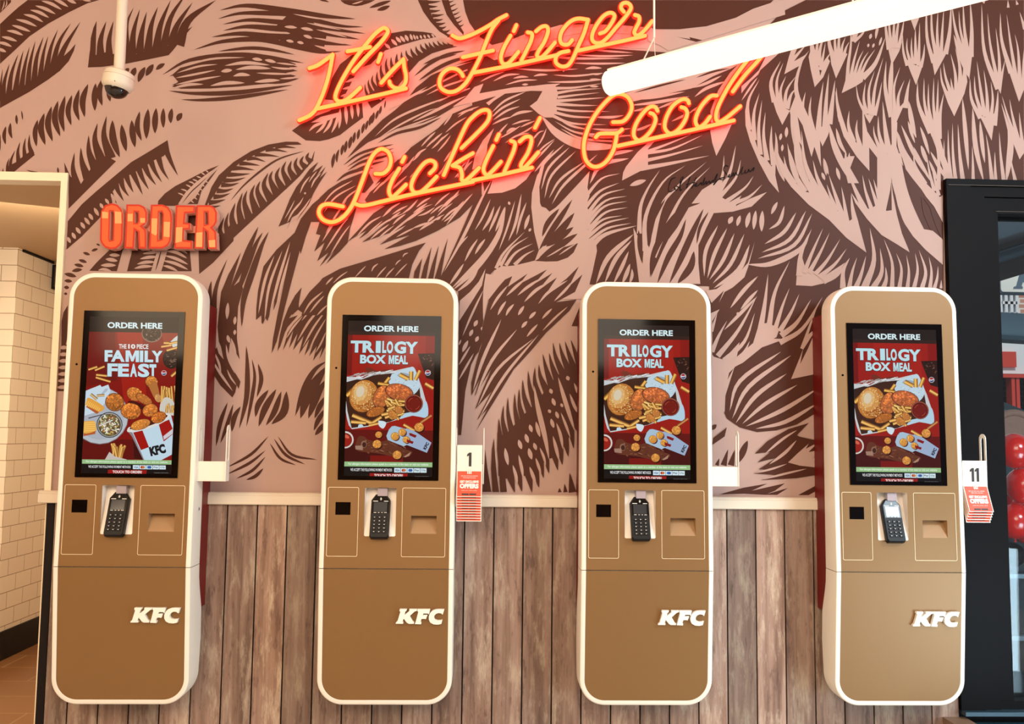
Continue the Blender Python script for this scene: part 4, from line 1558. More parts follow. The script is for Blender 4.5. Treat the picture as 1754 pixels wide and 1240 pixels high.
mb = MB(); a, c = at(1712, 500, y=8.95), at(1741, 538, y=8.95); mb.box(3.2, a.x+.0, 8.9, 9.0, c.z-.3, c.z+1.6, 0)
for k in range(4): q = a.x+(c.x-a.x)*k/3; mb.box(q-.022, q+.022, 8.92, 9.0, c.z-.1, a.z+.6)
for k in range(3): q = c.z+(a.z-c.z)*k/2; mb.box(a.x, c.x, 8.92, 9.0, q-.02, q+.02)
part(mb, 'window_frame', 'facade_white', t)
mb = MB(); mb.box(a.x, c.x, 8.96, 9.0, c.z-.1, a.z+.6); part(mb, 'window_pane', 'pane_dark', t)
t = thing('parked_car', (5.3, 5.5, 0), 'dark teal car parked in the street beyond the glass', 'car')
a = at(1690, 672, y=5.5); zt = a.z
mb = MB(); mb.prism([(3.6, zt-.10), (4.15, zt-.012), (4.5, zt), (4.95, zt-.03), (5.7, zt-.32), (6.6, zt-.42), (6.75, zt-.75), (6.7, zt-1.02), (3.2, zt-1.02), (3.1, zt-.5)], 5.2, 6.8); part(mb, 'body', 'car_teal', t)
mb = MB(); mb.prism([(3.75, zt-.13), (4.2, zt-.06), (4.9, zt-.08), (5.45, zt-.30), (3.6, zt-.32)], 5.19, 5.2); part(mb, 'side_window', 'pane_dark', t)
for x_ in (3.9, 6.0):
    mb = MB(); A = Matrix.Rotation(PI/2, 3, 'X'); mb.lathe([(.0, -.1), (.30, -.1), (.32, -.05), (.32, .1), (0, .1)], axis=A, org=(x_, 5.25, .30)); part(mb, 'wheel', 'black_trim', t, smooth=40)
for i, (px, py, r, y) in enumerate([(1738, 772, .072, .30), (1762, 800, .07, .47), (1727, 848, .068, .47), (1752, 832, .073, .30), (1738, 893, .072, .30), (1760, 905, .068, .47)]):
    c = at(px, py, y=y)
    t = thing('balloon', (c.x, c.y, c.z-r*1.1), ['shiny red balloon at the top of the bunch behind the glass', 'shiny red balloon at the right edge of the bunch', 'shiny red balloon tucked behind the left of the bunch', 'shiny red balloon in the middle of the bunch behind the glass', 'shiny red balloon lowest in the bunch', 'small red balloon at the lower left of the bunch'][i], 'balloon', 'red balloons outside the glass')
    mb = MB(); mb.ball(c, (r, r, r*1.08)); part(mb, 'skin', 'balloon_red', t, smooth=80)
    mb = MB(); mb.lathe([(.001, 0), (.007, -.012), (.001, -.014)], 8, org=(c.x, c.y, c.z-r*1.07)); part(mb, 'knot', 'balloon_red', t)
c = at(1737, 727, y=1.7)
t = thing('wicker_chair', (c.x, c.y, 0), 'tan wicker chair with a rounded back outside the glass', 'chair')
mb = MB(); pts = [(c.x+.13*math.cos(math.radians(a)), c.y, c.z-.04+.11*math.sin(math.radians(a))) for a in range(-30, 215, 12)]; mb.tube(pts, .022, 10); part(mb, 'back_rim', 'wicker_tan', t, smooth=60)
mb = MB(); mb.prism([(c.x+.12*math.cos(math.radians(a)), c.z-.04+.10*math.sin(math.radians(a))) for a in range(0, 360, 15)], c.y-.008, c.y+.008); part(mb, 'back_panel', 'wicker_tan', t)
mb = MB(); mb.box(c.x-.2, c.x+.2, c.y-.02, c.y+.36, .86, .92); part(mb, 'seat', 'black_trim', t)
for sx in (-.17, .17):
    for sy in (.02, .32):
        mb = MB(); mb.tube([(c.x+sx, c.y+sy, -.02), (c.x+sx, c.y+sy, c.z-.05 if sy < .1 else .87)], .014, 8); part(mb, 'leg', 'black_trim', t)
c = at(1750, 915, y=.62)
t = thing('street_table', (c.x, c.y, 0), 'dark outdoor table with pale metal rails behind the lower glass', 'table')
mb = MB(); mb.lathe([(0, c.z-.02), (.22, c.z-.02), (.23, c.z), (.22, c.z+.018), (0, c.z+.018)], 36, org=(c.x+.16, c.y+.1, 0)); part(mb, 'table_top', 'table_dark', t, smooth=40)
for py in (986, 1092, 1205):
    q = at(1745, py, y=.62); mb = MB(); mb.box(q.x-.06, q.x+.6, .60, .635, q.z-.010, q.z+.010); part(mb, 'rail', 'table_edge', t)
mb = MB(); q = at(1690, 1000, y=.66); mb.box(q.x-.02, q.x+.8, .655, .675, -.02, c.z-.02); part(mb, 'added_dark_sheet', 'table_dark', t)  # dark sheet added to darken the view through the lower glass
mb = MB(); q = at(1735, 950, y=.61); mb.ball((q.x, q.y, q.z), .055); part(mb, 'roller', 'black_trim', t, smooth=60)
# ---------------------------------------------------------------- display pictures
def rgb(r, g, b): return L3(r, g, b)
class Gfx:
    """flat coloured shapes in a unit picture (u right, v down), clipped to the picture"""
    def __init__(s, mp): s.sh = []; s.mp = mp
    def clip(s, P):
        for ax, lo, sg in ((0, 0, 1), (0, 1, -1), (1, 0, 1), (1, 1, -1)):
            out = []; n = len(P)
            for i in range(n):
                a, b = P[i], P[(i+1) % n]; da, db = (a[ax]-lo)*sg, (b[ax]-lo)*sg
                if da >= 0: out.append(a)
                if da*db < 0: t = da/(da-db); out.append((a[0]+(b[0]-a[0])*t, a[1]+(b[1]-a[1])*t))
            P = out
            if len(P) < 3: return None
        return P
    def raw(s, P, c):
        P = s.clip(P)
        if P: s.sh.append((P, c))
    def poly(s, pts, c, smooth=False, dy=0):
        if smooth: pts = crom(list(pts)+[pts[0]], 4)[:-1]
        P = [s.mp(x, y+dy) for x, y in pts]
        tr = tessellate_polygon([[Vector((p[0], p[1], 0)) for p in P]]) if len(P) > 4 else [tuple(range(len(P)))]
        for t in tr: s.raw([P[i] for i in t], c)
        s.sh.append(None)
    def ell(s, x, y, rx, ry, c, rot=0, n=20, dy=0):
        a = math.radians(rot); pts = []
        for k in range(n):
            u, v = rx*math.cos(2*PI*k/n), ry*math.sin(2*PI*k/n); pts.append((x+u*math.cos(a)-v*math.sin(a), y+u*math.sin(a)+v*math.cos(a)))
        s.raw([s.mp(p[0], p[1]+dy) for p in pts], c); s.sh.append(None)
    def fry(s, x0, y0, x1, y1, w, c=(226, 170, 84), dy=0):
        dx, dyy = x1-x0, y1-y0; d = math.hypot(dx, dyy); nx, ny = -dyy/d*w/2, dx/d*w/2
        s.poly([(x0+nx, y0+ny), (x1+nx, y1+ny), (x1-nx, y1-ny), (x0-nx, y0-ny)], rgb(c[0]*.62, c[1]*.52, c[2]*.42), dy=dy)
        s.poly([(x0+nx*.75, y0+ny*.75), (x1+nx*.75, y1+ny*.75), (x1-nx*.45, y1-ny*.45), (x0-nx*.45, y0-ny*.45)], rgb(*c), dy=dy)
        s.poly([(x0+nx*.4, y0+ny*.4), (x1+nx*.4, y1+ny*.4), (x1, y1), (x0, y0)], rgb(min(255, c[0]+18), min(255, c[1]+26), c[2]+30), dy=dy)
    def crisp(s, x, y, rx, ry, n, base=(168, 92, 42), rot=0, dy=0):
        """crumbed fried chicken: a dark edge, a body and many light and dark crumbs"""
        s.ell(x, y, rx*1.06, ry*1.06, rgb(base[0]*.45, base[1]*.38, base[2]*.35), rot, dy=dy); s.ell(x, y, rx, ry, rgb(*base), rot, dy=dy)
        a = math.radians(rot)
        for k in range(n):
            t = random.random()*2*PI; q = math.sqrt(random.random())*.92
            u, v = rx*q*math.cos(t), ry*q*math.sin(t); lt = -(u/rx)*.4-(v/ry)*.6+random.uniform(-.8, .8)
            f = 1+.38*lt; c = rgb(min(255, base[0]*f+20), min(255, base[1]*f+14), min(255, base[2]*f))
            r = random.uniform(.05, .13)*min(rx, ry)
            s.ell(x+u*math.cos(a)-v*math.sin(a), y+u*math.sin(a)+v*math.cos(a), r*1.5, r, c, random.random()*180, 7, dy)
    def text(s, st, x0, x1, y0, y1, c, bold=0., sp=1., dy=0, rot=0):
        V, T, _ = text_tris(st, bold, sp); cx, cy = (x0+x1)/2, (y0+y1)/2; a = math.radians(rot); P = []
        for u, v in V:
            X, Y = (u-.5)*(x1-x0), (.5-v)*(y1-y0); P.append(s.mp(cx+X*math.cos(a)-Y*math.sin(a), cy+X*math.sin(a)+Y*math.cos(a)+dy))
        for t in T: s.raw([P[i] for i in t], c)
        s.sh.append(None)
    def mesh(s, place):
        mb = MB(); lay = Layers(); run = []
        for q in s.sh:
            if q is not None: run.append(q); continue
            if run:
                k = lay.put([p for r in run for p in r[0]])
                for P, c in run: mb.add([place(p[0], p[1], k) for p in P], [tuple(range(len(P)))], 0, c)
            run = []
        return mb
WHT = (214, 236, 240)
def footer(g, x0, x1, yg0, yg1, yb1, s=1.0, dy=0):
    """green allergen strip, payment line and the touch-to-order button"""
    g.poly([(x0-9, yg0), (x1+9, yg0), (x1+9, yb1+80), (x0-9, yb1+80)], rgb(14, 8, 10), dy=dy)
    g.poly([(x0, yg0), (x1, yg0), (x1, yg1), (x0, yg1)], rgb(150, 190, 132), dy=dy)
    W_ = x1-x0; H = yg1-yg0
    g.text('For allergen information please speak to a member of the team or visit our website', x0+.045*W_, x1-.05*W_, yg0+.22*H, yg1-.2*H, rgb(236, 246, 236), .01, dy=dy)
    yl = yg1+.22*H
    g.text('WE ACCEPT THE FOLLOWING PAYMENT METHODS', x0+.07*W_, x0+.54*W_, yl+.15*H, yl+.75*H, rgb(220, 220, 222), .02, dy=dy)
    for k, (c, tx) in enumerate([((40, 60, 130), 'VISA'), ((200, 120, 60), ''), ((60, 90, 150), ''), ((40, 40, 44), 'Pay'), ((90, 100, 110), 'G Pay')]):
        a = x0+(.565+.074*k)*W_; g.poly([(a, yl), (a+.07*W_, yl), (a+.07*W_, yl+.95*H), (a, yl+.95*H)], rgb(206, 226, 234), dy=dy)
        if tx: g.text(tx, a+.01*W_, a+.06*W_, yl+.28*H, yl+.72*H, rgb(*c), .02, dy=dy)
        else:
            g.ell(a+.027*W_, yl+.48*H, .016*W_, .016*W_, rgb(190, 40, 40) if k == 1 else rgb(40, 110, 190), dy=dy); g.ell(a+.043*W_, yl+.48*H, .016*W_, .016*W_, rgb(*c), dy=dy)
    yt = yl+1.15*H
    g.poly([(x0+.29*W_, yt), (x0+.72*W_, yt), (x0+.715*W_, yt+.95*H), (x0+.285*W_, yt+.95*H)], rgb(150, 18, 16), dy=dy)
    g.text('TOUCH TO ORDER!', x0+.34*W_, x0+.665*W_, yt+.16*H, yt+.8*H, rgb(240, 226, 222), .035, dy=dy)
    g.text('Serving suggestion. Images for illustration', x0+.80*W_, x0+.96*W_, yt+.5*H, yt+.72*H, rgb(150, 150, 155), dy=dy)
def soda(g, x, y, r, dy=0):
    g.ell(x, y, r, r, rgb(214, 214, 220), dy=dy)
    g.poly([(x-r*.85, y-r*.2), (x-r*.5, y-r*.75), (x, y-r*.9), (x+r*.5, y-r*.75), (x+r*.8, y-r*.3), (x, y-.05*r)], rgb(170, 40, 44), dy=dy)
    g.poly([(x-r*.8, y+r*.25), (x, y+r*.3), (x+r*.85, y-r*.05), (x+r*.6, y+r*.65), (x, y+r*.9), (x-r*.6, y+r*.65)], rgb(50, 60, 110), dy=dy)

def trilogy():
    mp = lambda X, Y: ((1015+X/8.265-1033)/146.3, (540+Y/8.265-557)/260.)
    g = Gfx(mp); D = 1157; x0, x1 = 148, 1357
    R = lambda c, a, b_, e, f: g.poly([(a, e), (b_, e), (b_, f), (a, f)], c)
    R(rgb(150, 22, 14), x0-5, x1+5, 100, 2400)
    for a, b_, c in ((x0, 215, (112, 12, 10)), (1230, x1, (132, 16, 12)), (440, 1130, (160, 26, 16))): R(rgb(*c), a, b_, 330, 900)
    R(rgb(66, 8, 8), x0, x1, 1157+700, 1157+960); R(rgb(96, 12, 10), x0, x1, 1157+500, 1157+700); R(rgb(118, 14, 10), 500, 950, 1157+850, 1157+960)
    R(rgb(34, 20, 18), x0-5, x1+5, 100, 300); R(rgb(48, 26, 20), x0, x1, 290, 340)
    g.text('ORDER HERE', 368, 1126, 205, 288, rgb(*WHT), .035)
    # white block headline with a dark outline behind it
    for tx, a, b_, e, f, bo in (('TR', 190, 520, 420, 588, .045), ('I', 538, 608, 420, 588, .05), ('L', 628, 686, 420, 588, .05), ('O', 690, 780, 420, 594, .045), ('G', 796, 960, 420, 594, .045), ('Y', 950, 1125, 425, 594, .045), ('BOX', 325, 684, 615, 740, .045), ('M', 722, 800, 618, 742, .02), ('EAL', 808, 990, 618, 742, .04)):
        g.text(tx, a-6, b_+6, e-4, f+8, rgb(52, 14, 12), bo); g.text(tx, a, b_, e, f, rgb(186, 222, 230), bo)
    # cola cup at right
    g.poly([(1125, 590), (1360, 580), (1360, 960), (1250, 930), (1200, 800)], rgb(42, 16, 10))
    for k in range(26): g.ell(random.uniform(1170, 1350), random.uniform(600, 780), random.uniform(6, 26), random.uniform(3, 9), rgb(*random.choice([(90, 50, 34), (22, 8, 6), (130, 90, 70), (64, 30, 20)])), random.uniform(-50, 20), 8)
    soda(g, 1270, 855, 40)
    # paper and carton
    g.poly([(395, 800), (460, 790), (560, 840), (700, 815), (800, 835), (560, 900), (430, 890)], rgb(112, 42, 26))
    g.poly([(140, 925), (260, 928), (380, 940), (480, 880), (640, 850), (800, 835), (1000, 785), (1060, 778), (1110, 850), (1160, 980), (1195, 1065), (1250, D+90), (1287, D+200), (1262, D+325), (1070, D+297), (880, D+350), (700, D+405), (470, D+455), (240, D+494), (195, D+440), (170, D+360), (148, D+250)], rgb(196, 200, 202))
    for k in range(26):
        a = random.uniform(170, 780); e = 925-(a-150)*.12+random.uniform(-25, 30); g.poly([(a, e), (a+70, e-22), (a+80, e-12), (a+8, e+14)], rgb(*random.choice([(150, 140, 136), (222, 224, 226), (178, 172, 168)])))
    g.poly([(148, 1035), (300, 985), (400, 945), (520, 900), (760, 870), (1000, 860), (1150, 1000), (1180, D+60), (1080, D+240), (760, D+385), (480, D+440), (235, D+478), (172, D+250), (148, D+100)], rgb(62, 30, 18))
    g.poly([(148, 1000), (290, 960), (360, 965), (250, 1080), (148, 1130)], rgb(52, 26, 16))
    g.poly([(770, 880), (1000, 790), (1070, 780), (1115, 860), (1160, 990), (1150, 1080), (1060, 1165), (900, 1110), (735, 1010)], rgb(188, 210, 222), True)
    for k in range(40): g.ell(random.uniform(800, 1140), random.uniform(960, 1100), random.uniform(5, 16), 4, rgb(*random.choice([(150, 165, 178), (214, 226, 232)])), -20, 7)
    g.poly([(840, 900), (900, 860), (1010, 880), (1020, 950), (960, 950)], rgb(150, 168, 180), True)
    g.poly([(940, D+270), (1060, D+240), (1200, D+160), (1250, D+90), (1285, D+200), (1262, D+322), (1070, D+295), (900, D+345)], rgb(176, 206, 224), True)
    for f in ((880, 885, 1000, 945, 62), (1040, 840, 1040, 965, 60), (1160, 825, 1100, 960, 52), (740, 930, 680, 1010, 50), (580, 1010, 740, 1035, 46), (150, 1190, 270, 1080, 60)): g.fry(*f, c=(222, 166, 70))
    # bun with seeds
    g.ell(395, 1200, 200, 232, rgb(84, 40, 18), 18); g.ell(390, 1190, 194, 226, rgb(186, 116, 48), 18); g.ell(430, 1260, 140, 140, rgb(164, 90, 34), 18)
    g.ell(360, 1150, 140, 170, rgb(204, 142, 74), 18); g.ell(345, 1140, 95, 120, rgb(216, 172, 112), 18); g.ell(340, 1130, 55, 78, rgb(214, 200, 172), 18)
    for k in range(190):
        t = random.random()*2*PI; q = math.sqrt(random.random())*.95; a, e = 392+185*q*math.cos(t), 1192+218*q*math.sin(t)
        if (a-340)**2/60**2+(e-1130)**2/80**2 < 1: continue
        g.ell(a, e, 8, 5, rgb(*random.choice([(232, 196, 120), (220, 170, 90), (240, 216, 156)])), random.random()*180, 6)
    g.crisp(640, D+40, 110, 160, 90, (176, 96, 52), 20); g.crisp(560, D+250, 130, 60, 60, (170, 96, 40), -20)
    g.crisp(880, 1130, 190, 110, 150, (178, 92, 54), 12); g.crisp(960, D+30, 90, 50, 40, (184, 96, 52), 20)
    for k in range(34): g.fry(*(lambda a, e, t: (a, e, a+95*math.cos(t), e+95*math.sin(t), 40))(random.uniform(690, 880), D+random.uniform(60, 300), random.uniform(-.4, 1.2)), c=random.choice([(224, 170, 84), (206, 140, 60), (232, 190, 110)]))
    for f in ((240, D+300, 520, D+410, 56), (225, D+390, 430, D+405, 50), (520, D+400, 640, D+320, 46), (470, D+440, 640, D+400, 40), (640, D+290, 770, D+260, 48), (690, D+330, 790, D+290, 44)): g.fry(*f)
    g.crisp(800, D+290, 70, 50, 30, (190, 120, 56), 40); g.crisp(880, D+220, 60, 50, 26, (186, 116, 56), 40)
    g.poly([(330, D+430), (370, D+420), (400, D+450), (320, D+476)], rgb(190, 214, 226)); g.poly([(600, D+370), (680, D+380), (710, D+410), (670, D+480), (610, D+440)], rgb(206, 222, 232), True)
    g.ell(1085, D+130, 128, 128, rgb(70, 20, 14)); g.ell(1085, D+130, 122, 122, rgb(170, 92, 70)); g.ell(1085, D+132, 114, 114, rgb(96, 18, 12)); g.ell(1080, D+140, 96, 96, rgb(112, 20, 12))
    for t0 in (20, 110, 200, 290):
        pts = [(1085+80*math.cos(math.radians(t0+k*9)), D+130+80*math.sin(math.radians(t0+k*9))) for k in range(7)]
        for (a, e), (c, f) in zip(pts[:-1], pts[1:]): g.poly([(a, e), (c, f), (c+4, f+5), (a+4, e+5)], rgb(176, 74, 50))
    # scattered bites, paper, snack box
    g.poly([(290, D+720), (330, D+600), (400, D+590), (480, D+640), (640, D+660), (760, D+640), (930, D+740), (1080, D+800), (980, D+870), (800, D+860), (600, D+820), (380, D+800), (300, D+770)], rgb(98, 48, 30), True)
    for k in range(40): g.ell(random.uniform(380, 1000), D+random.uniform(640, 830), random.uniform(8, 40), random.uniform(3, 8), rgb(*random.choice([(130, 74, 50), (70, 28, 20), (150, 98, 76)])), random.uniform(-20, 50), 8)
    g.ell(410, D+700, 40, 50, rgb(140, 100, 80)); g.ell(415, D+705, 28, 36, rgb(66, 30, 22))
    g.poly([(290, D+720), (390, D+715), (400, D+780), (300, D+770)], rgb(160, 122, 104))
    g.poly([(960, D+865), (1060, D+795), (1040, D+850), (990, D+870)], rgb(170, 130, 108))
    g.ell(150, D+640, 118, 118, rgb(214, 204, 196)); g.ell(150, D+642, 96, 96, rgb(90, 14, 10)); g.ell(150, D+645, 88, 88, rgb(150, 26, 14)); g.ell(170, D+595, 40, 22, rgb(206, 96, 70), 30)
    g.fry(1350, 1075, 1235, 1008, 50); g.fry(1185, D+390, 1332, D+288, 40, (190, 120, 60)); g.fry(950, D+420, 1105, D+505, 42)
    g.poly([(712, D+585), (745, D+490), (785, D+445), (830, D+440), (1118, D+510), (1345, D+665), (1282, D+812), (1000, D+705), (960, D+728), (740, D+640)], rgb(60, 10, 10))
    g.poly([(716, D+580), (750, D+490), (788, D+447), (830, D+441), (1112, D+515), (1340, D+666), (1280, D+806), (1000, D+700), (958, D+722), (736, D+636)], rgb(166, 190, 210))
    g.poly([(990, D+470), (1112, D+515), (1340, D+666), (1280, D+806), (1010, D+700), (960, D+600)], rgb(154, 172, 200))
    for a, e, r in ((835, 585, 54), (935, 527, 50), (990, 630, 46)): g.ell(a+14, D+e+12, r, r, rgb(80, 40, 50)); g.crisp(a, D+e, r, r, 30, (206, 140, 64))
    g.poly([(1030, D+535), (1060, D+540), (1135, D+570), (1115, D+602), (1035, D+570)], rgb(130, 16, 16)); g.poly([(1000, D+625), (1095, D+655), (1080, D+688), (1000, D+660)], rgb(130, 16, 16))
    g.text('KFC', 1215, 1320, D+690, D+735, rgb(30, 34, 50), .06, rot=-62)
    for a, e, r in ((610, 565, 46), (590, 695, 60), (870, 840, 60), (1165, 455, 64)): g.ell(a+14, D+e+14, r, r, rgb(50, 8, 8)); g.crisp(a, D+e, r, r*.95, 40, (202, 134, 64))
    footer(g, 150, 1363, D+938, D+1003, D+1140)
    return g
def feast():
    def mp(X, Y):
        px, py = 130+X/8., 525+Y/8.; t = (py-540)/267.5; return ((px-(152.5-12*t))/152.2, t)
    g = Gfx(mp); D = 1160
    g.poly([(60, 60), (1500, 60), (1500, 2400), (60, 2400)], rgb(128, 12, 9))
    g.poly([(550, 330), (900, 330), (960, 1200), (700, 1500), (640, 1200)], rgb(156, 24, 14)); g.poly([(60, 330), (520, 330), (560, 1000), (60, 1100)], rgb(108, 14, 12)); g.poly([(60, D+640), (800, D+640), (800, D+940), (60, D+940)], rgb(96, 8, 8))
    g.poly([(1150, 330), (1500, 330), (1500, 560), (1250, 580)], rgb(146, 44, 30))
    g.poly([(60, 60), (1500, 60), (1500, 332), (60, 332)], rgb(24, 6, 8))
    g.text('ORDER HERE', 420, 1175, 195, 278, rgb(*WHT), .035)
    g.ell(1030, 345, 140, 122, rgb(140, 110, 96)); g.ell(1030, 340, 130, 112, rgb(52, 34, 26))
    for k in range(60): t = random.random()*6.28; q = math.sqrt(random.random())*105; g.ell(1030+q*1.15*math.cos(t), 345+q*math.sin(t), random.uniform(5, 20), random.uniform(4, 9), rgb(*random.choice([(92, 66, 48), (30, 16, 12), (150, 120, 96), (70, 44, 30)])), random.random()*180, 8)
    g.poly([(60, 100), (1500, 100), (1500, 285), (60, 285)], rgb(24, 6, 8)); g.text('ORDER HERE', 420, 1175, 195, 278, rgb(*WHT), .035)
    g.ell(1300, 690, 118, 138, rgb(34, 14, 10))
    for k in range(60): t = random.random()*6.28; q = math.sqrt(random.random())*108; g.ell(1300+q*.9*math.cos(t), 680+q*1.1*math.sin(t), random.uniform(5, 26), random.uniform(3, 8), rgb(*random.choice([(70, 40, 28), (20, 6, 6), (130, 100, 84), (54, 26, 18)])), random.uniform(-60, 20), 8)
    soda(g, 1200, 885, 36)
    g.poly([(1290, 450), (1360, 385), (1400, 380), (1400, 520), (1330, 540)], rgb(206, 208, 200), True)
    for f in ((1160, 525, 1300, 500, 34), (1195, 470, 1300, 472, 34), (1270, 480, 1400, 452, 34), (1235, 575, 1400, 525, 34), (165, 855, 285, 812, 32), (255, 862, 385, 806, 32), (272, 922, 450, 940, 34), (268, 958, 470, 1016, 34), (1300, 930, 1370, 868, 38)): g.fry(*f)
    for tx, a, b_, e, f, bo in (('THE', 580, 684, 496, 560, .03), ('10', 706, 806, 494, 560, .045), ('PIECE', 824, 985, 494, 560, .03), ('FA', 385, 662, 582, 742, .045), ('M', 672, 858, 582, 742, .028), ('I', 868, 915, 582, 742, .045), ('L', 932, 1052, 582, 742, .045), ('Y', 1030, 1180, 582, 742, .045), ('FE', 425, 722, 765, 945, .045), ('A', 735, 832, 765, 945, .05), ('S', 842, 1000, 762, 948, .045), ('T', 1000, 1095, 768, 945, .06)):
        g.text(tx, a-5, b_+5, e-4, f+7, rgb(50, 12, 12), bo); g.text(tx, a, b_, e, f, rgb(196, 224, 234) if e > 520 else rgb(226, 222, 220), bo)
    # platter, paper, corn, salad
    g.ell(330, D+320, 392, 392, rgb(120, 110, 112)); g.ell(330, D+318, 384, 384, rgb(182, 188, 196)); g.ell(330, D+318, 330, 330, rgb(170, 176, 186))
    g.poly([(100, 1160), (330, 1062), (350, 1090), (440, 1055), (470, 1140), (420, 1260), (330, 1420), (100, D+330)], rgb(198, 216, 228))
    g.poly([(345, 1180), (400, 1110), (440, 1110), (420, 1150), (370, 1185)], rgb(170, 184, 196))
    g.fry(200, 1190, 290, D+100, 40, (206, 170, 110)); g.fry(285, D+50, 390, D+40, 36, (206, 170, 110))
    g.poly([(140, D+205), (290, D+300), (320, D+270), (340, D+210), (180, D+120)], rgb(176, 86, 40)); g.poly([(140, D+120), (185, D+80), (385, D+200), (330, D+270), (250, D+230), (140, D+180)], rgb(226, 160, 66), True)
    for k in range(9): g.poly([(150+k*22, D+112+k*13), (160+k*22, D+112+k*13), (130+k*22, D+185+k*10), (122+k*22, D+182+k*10)], rgb(250, 196, 100))
    g.poly([(110, D+520), (280, D+500), (270, D+570), (110, D+602)], rgb(180, 90, 44)); g.poly([(110, D+400), (250, D+395), (280, D+470), (270, D+530), (110, D+560)], rgb(230, 170, 76), True)
    for k in range(5): g.poly([(115, D+420+k*27), (270, D+408+k*27), (270, D+416+k*27), (115, D+430+k*27)], rgb(252, 204, 110))
    g.crisp(530, D+135, 125, 118, 120, (166, 96, 44), 20)
    g.ell(462, D+445, 178, 176, rgb(50, 50, 56)); g.ell(462, D+445, 166, 164, rgb(170, 172, 172)); g.ell(462, D+447, 156, 154, rgb(96, 84, 60))
    for k in range(150): t = random.random()*6.28; q = math.sqrt(random.random())*142; g.ell(462+q*math.cos(t), D+447+q*math.sin(t), random.uniform(8, 26), random.uniform(6, 13), rgb(*random.choice([(232, 226, 200), (206, 200, 160), (120, 124, 60), (214, 166, 70), (84, 62, 40), (240, 236, 222), (150, 90, 60)])), random.random()*180, 8)
    g.fry(320, D+460, 500, D+380, 24, (214, 210, 200)); g.poly([(170, D+352), (400, D+290), (404, D+300), (180, D+364)], rgb(60, 56, 60))
    # chicken
    g.crisp(1030, 1010, 84, 78, 70, (182, 112, 52), 30); g.poly([(985, 1060), (1090, 1000), (1150, 1230), (1130, 1270), (1080, 1250)], rgb(176, 110, 54), True); g.crisp(1120, 1230, 44, 60, 24, (196, 140, 84), -20)
    g.crisp(800, 1180, 110, 88, 90, (192, 112, 52), 30); g.crisp(930, D+90, 120, 58, 60, (180, 104, 48), 30)
    g.ell(830, D+170, 130, 40, rgb(70, 10, 8), 20)
    g.crisp(752, D+255, 134, 108, 140, (190, 106, 48), 6)
    for k in range(22): a = random.uniform(1170, 1360); g.fry(a, 1120+random.uniform(-60, 60), a+random.uniform(-25, 40), 1330, 30)
    g.poly([(1150, D+160), (1220, D+60), (1330, D+110), (1370, D+300), (1160, D+260)], rgb(206, 200, 188), True)
    for k in range(8): a = random.uniform(1230, 1340); g.fry(a, D+random.uniform(130, 200), a+random.uniform(-20, 30), D+270, 28)
    # bucket
    g.poly([(1140, D+490), (780, D+560), (800, D+900), (940, D+915)], rgb(60, 6, 6))
    g.poly([(712, D+530), (1300, D+300), (1345, D+480), (1345, D+820), (1150, D+925), (938, D+925), (770, D+590)], rgb(190, 214, 228))
    g.poly([(712, D+530), (775, D+545), (945, D+925), (930, D+925), (770, D+600)], rgb(140, 130, 134))
    g.poly([(786, D+545), (912, D+515), (1002, D+740), (892, D+782)], rgb(158, 12, 10)); g.poly([(1132, D+425), (1275, D+362), (1345, D+545), (1202, D+662)], rgb(158, 14, 12))
    g.poly([(1195, D+590), (1345, D+470), (1345, D+540), (1205, D+640)], rgb(206, 200, 206))
    g.poly([(700, D+520), (735, D+470), (900, D+440), (1150, D+330), (1240, D+282), (1288, D+290), (1285, D+330), (1150, D+425), (900, D+515), (730, D+540)], rgb(222, 216, 210), True)
    g.poly([(735, D+500), (760, D+470), (900, D+430), (1150, D+330), (1240, D+300), (1240, D+330), (1120, D+405), (880, D+490)], rgb(70, 24, 12), True)
    g.crisp(1015, D+240, 104, 84, 100, (190, 110, 50), -20); g.crisp(1130, D+335, 104, 72, 100, (180, 98, 42), -24); g.crisp(885, D+435, 136, 66, 110, (200, 124, 56), -18)
    g.text('KFC', 1010, 1228, D+712, D+842, rgb(22, 22, 28), .07, rot=-14)
    # fries in a paper cone
    for k in range(16): a = random.uniform(490, 700); g.fry(a, D+random.uniform(690, 780), a*.7+170+random.uniform(-30, 30), D+890, 36)
    g.poly([(465, D+810), (540, D+870), (700, D+910), (700, D+960), (380, D+960)], rgb(196, 186, 178))
    footer(g, 97, 1315, D+915, D+972, D+1110)
    return g

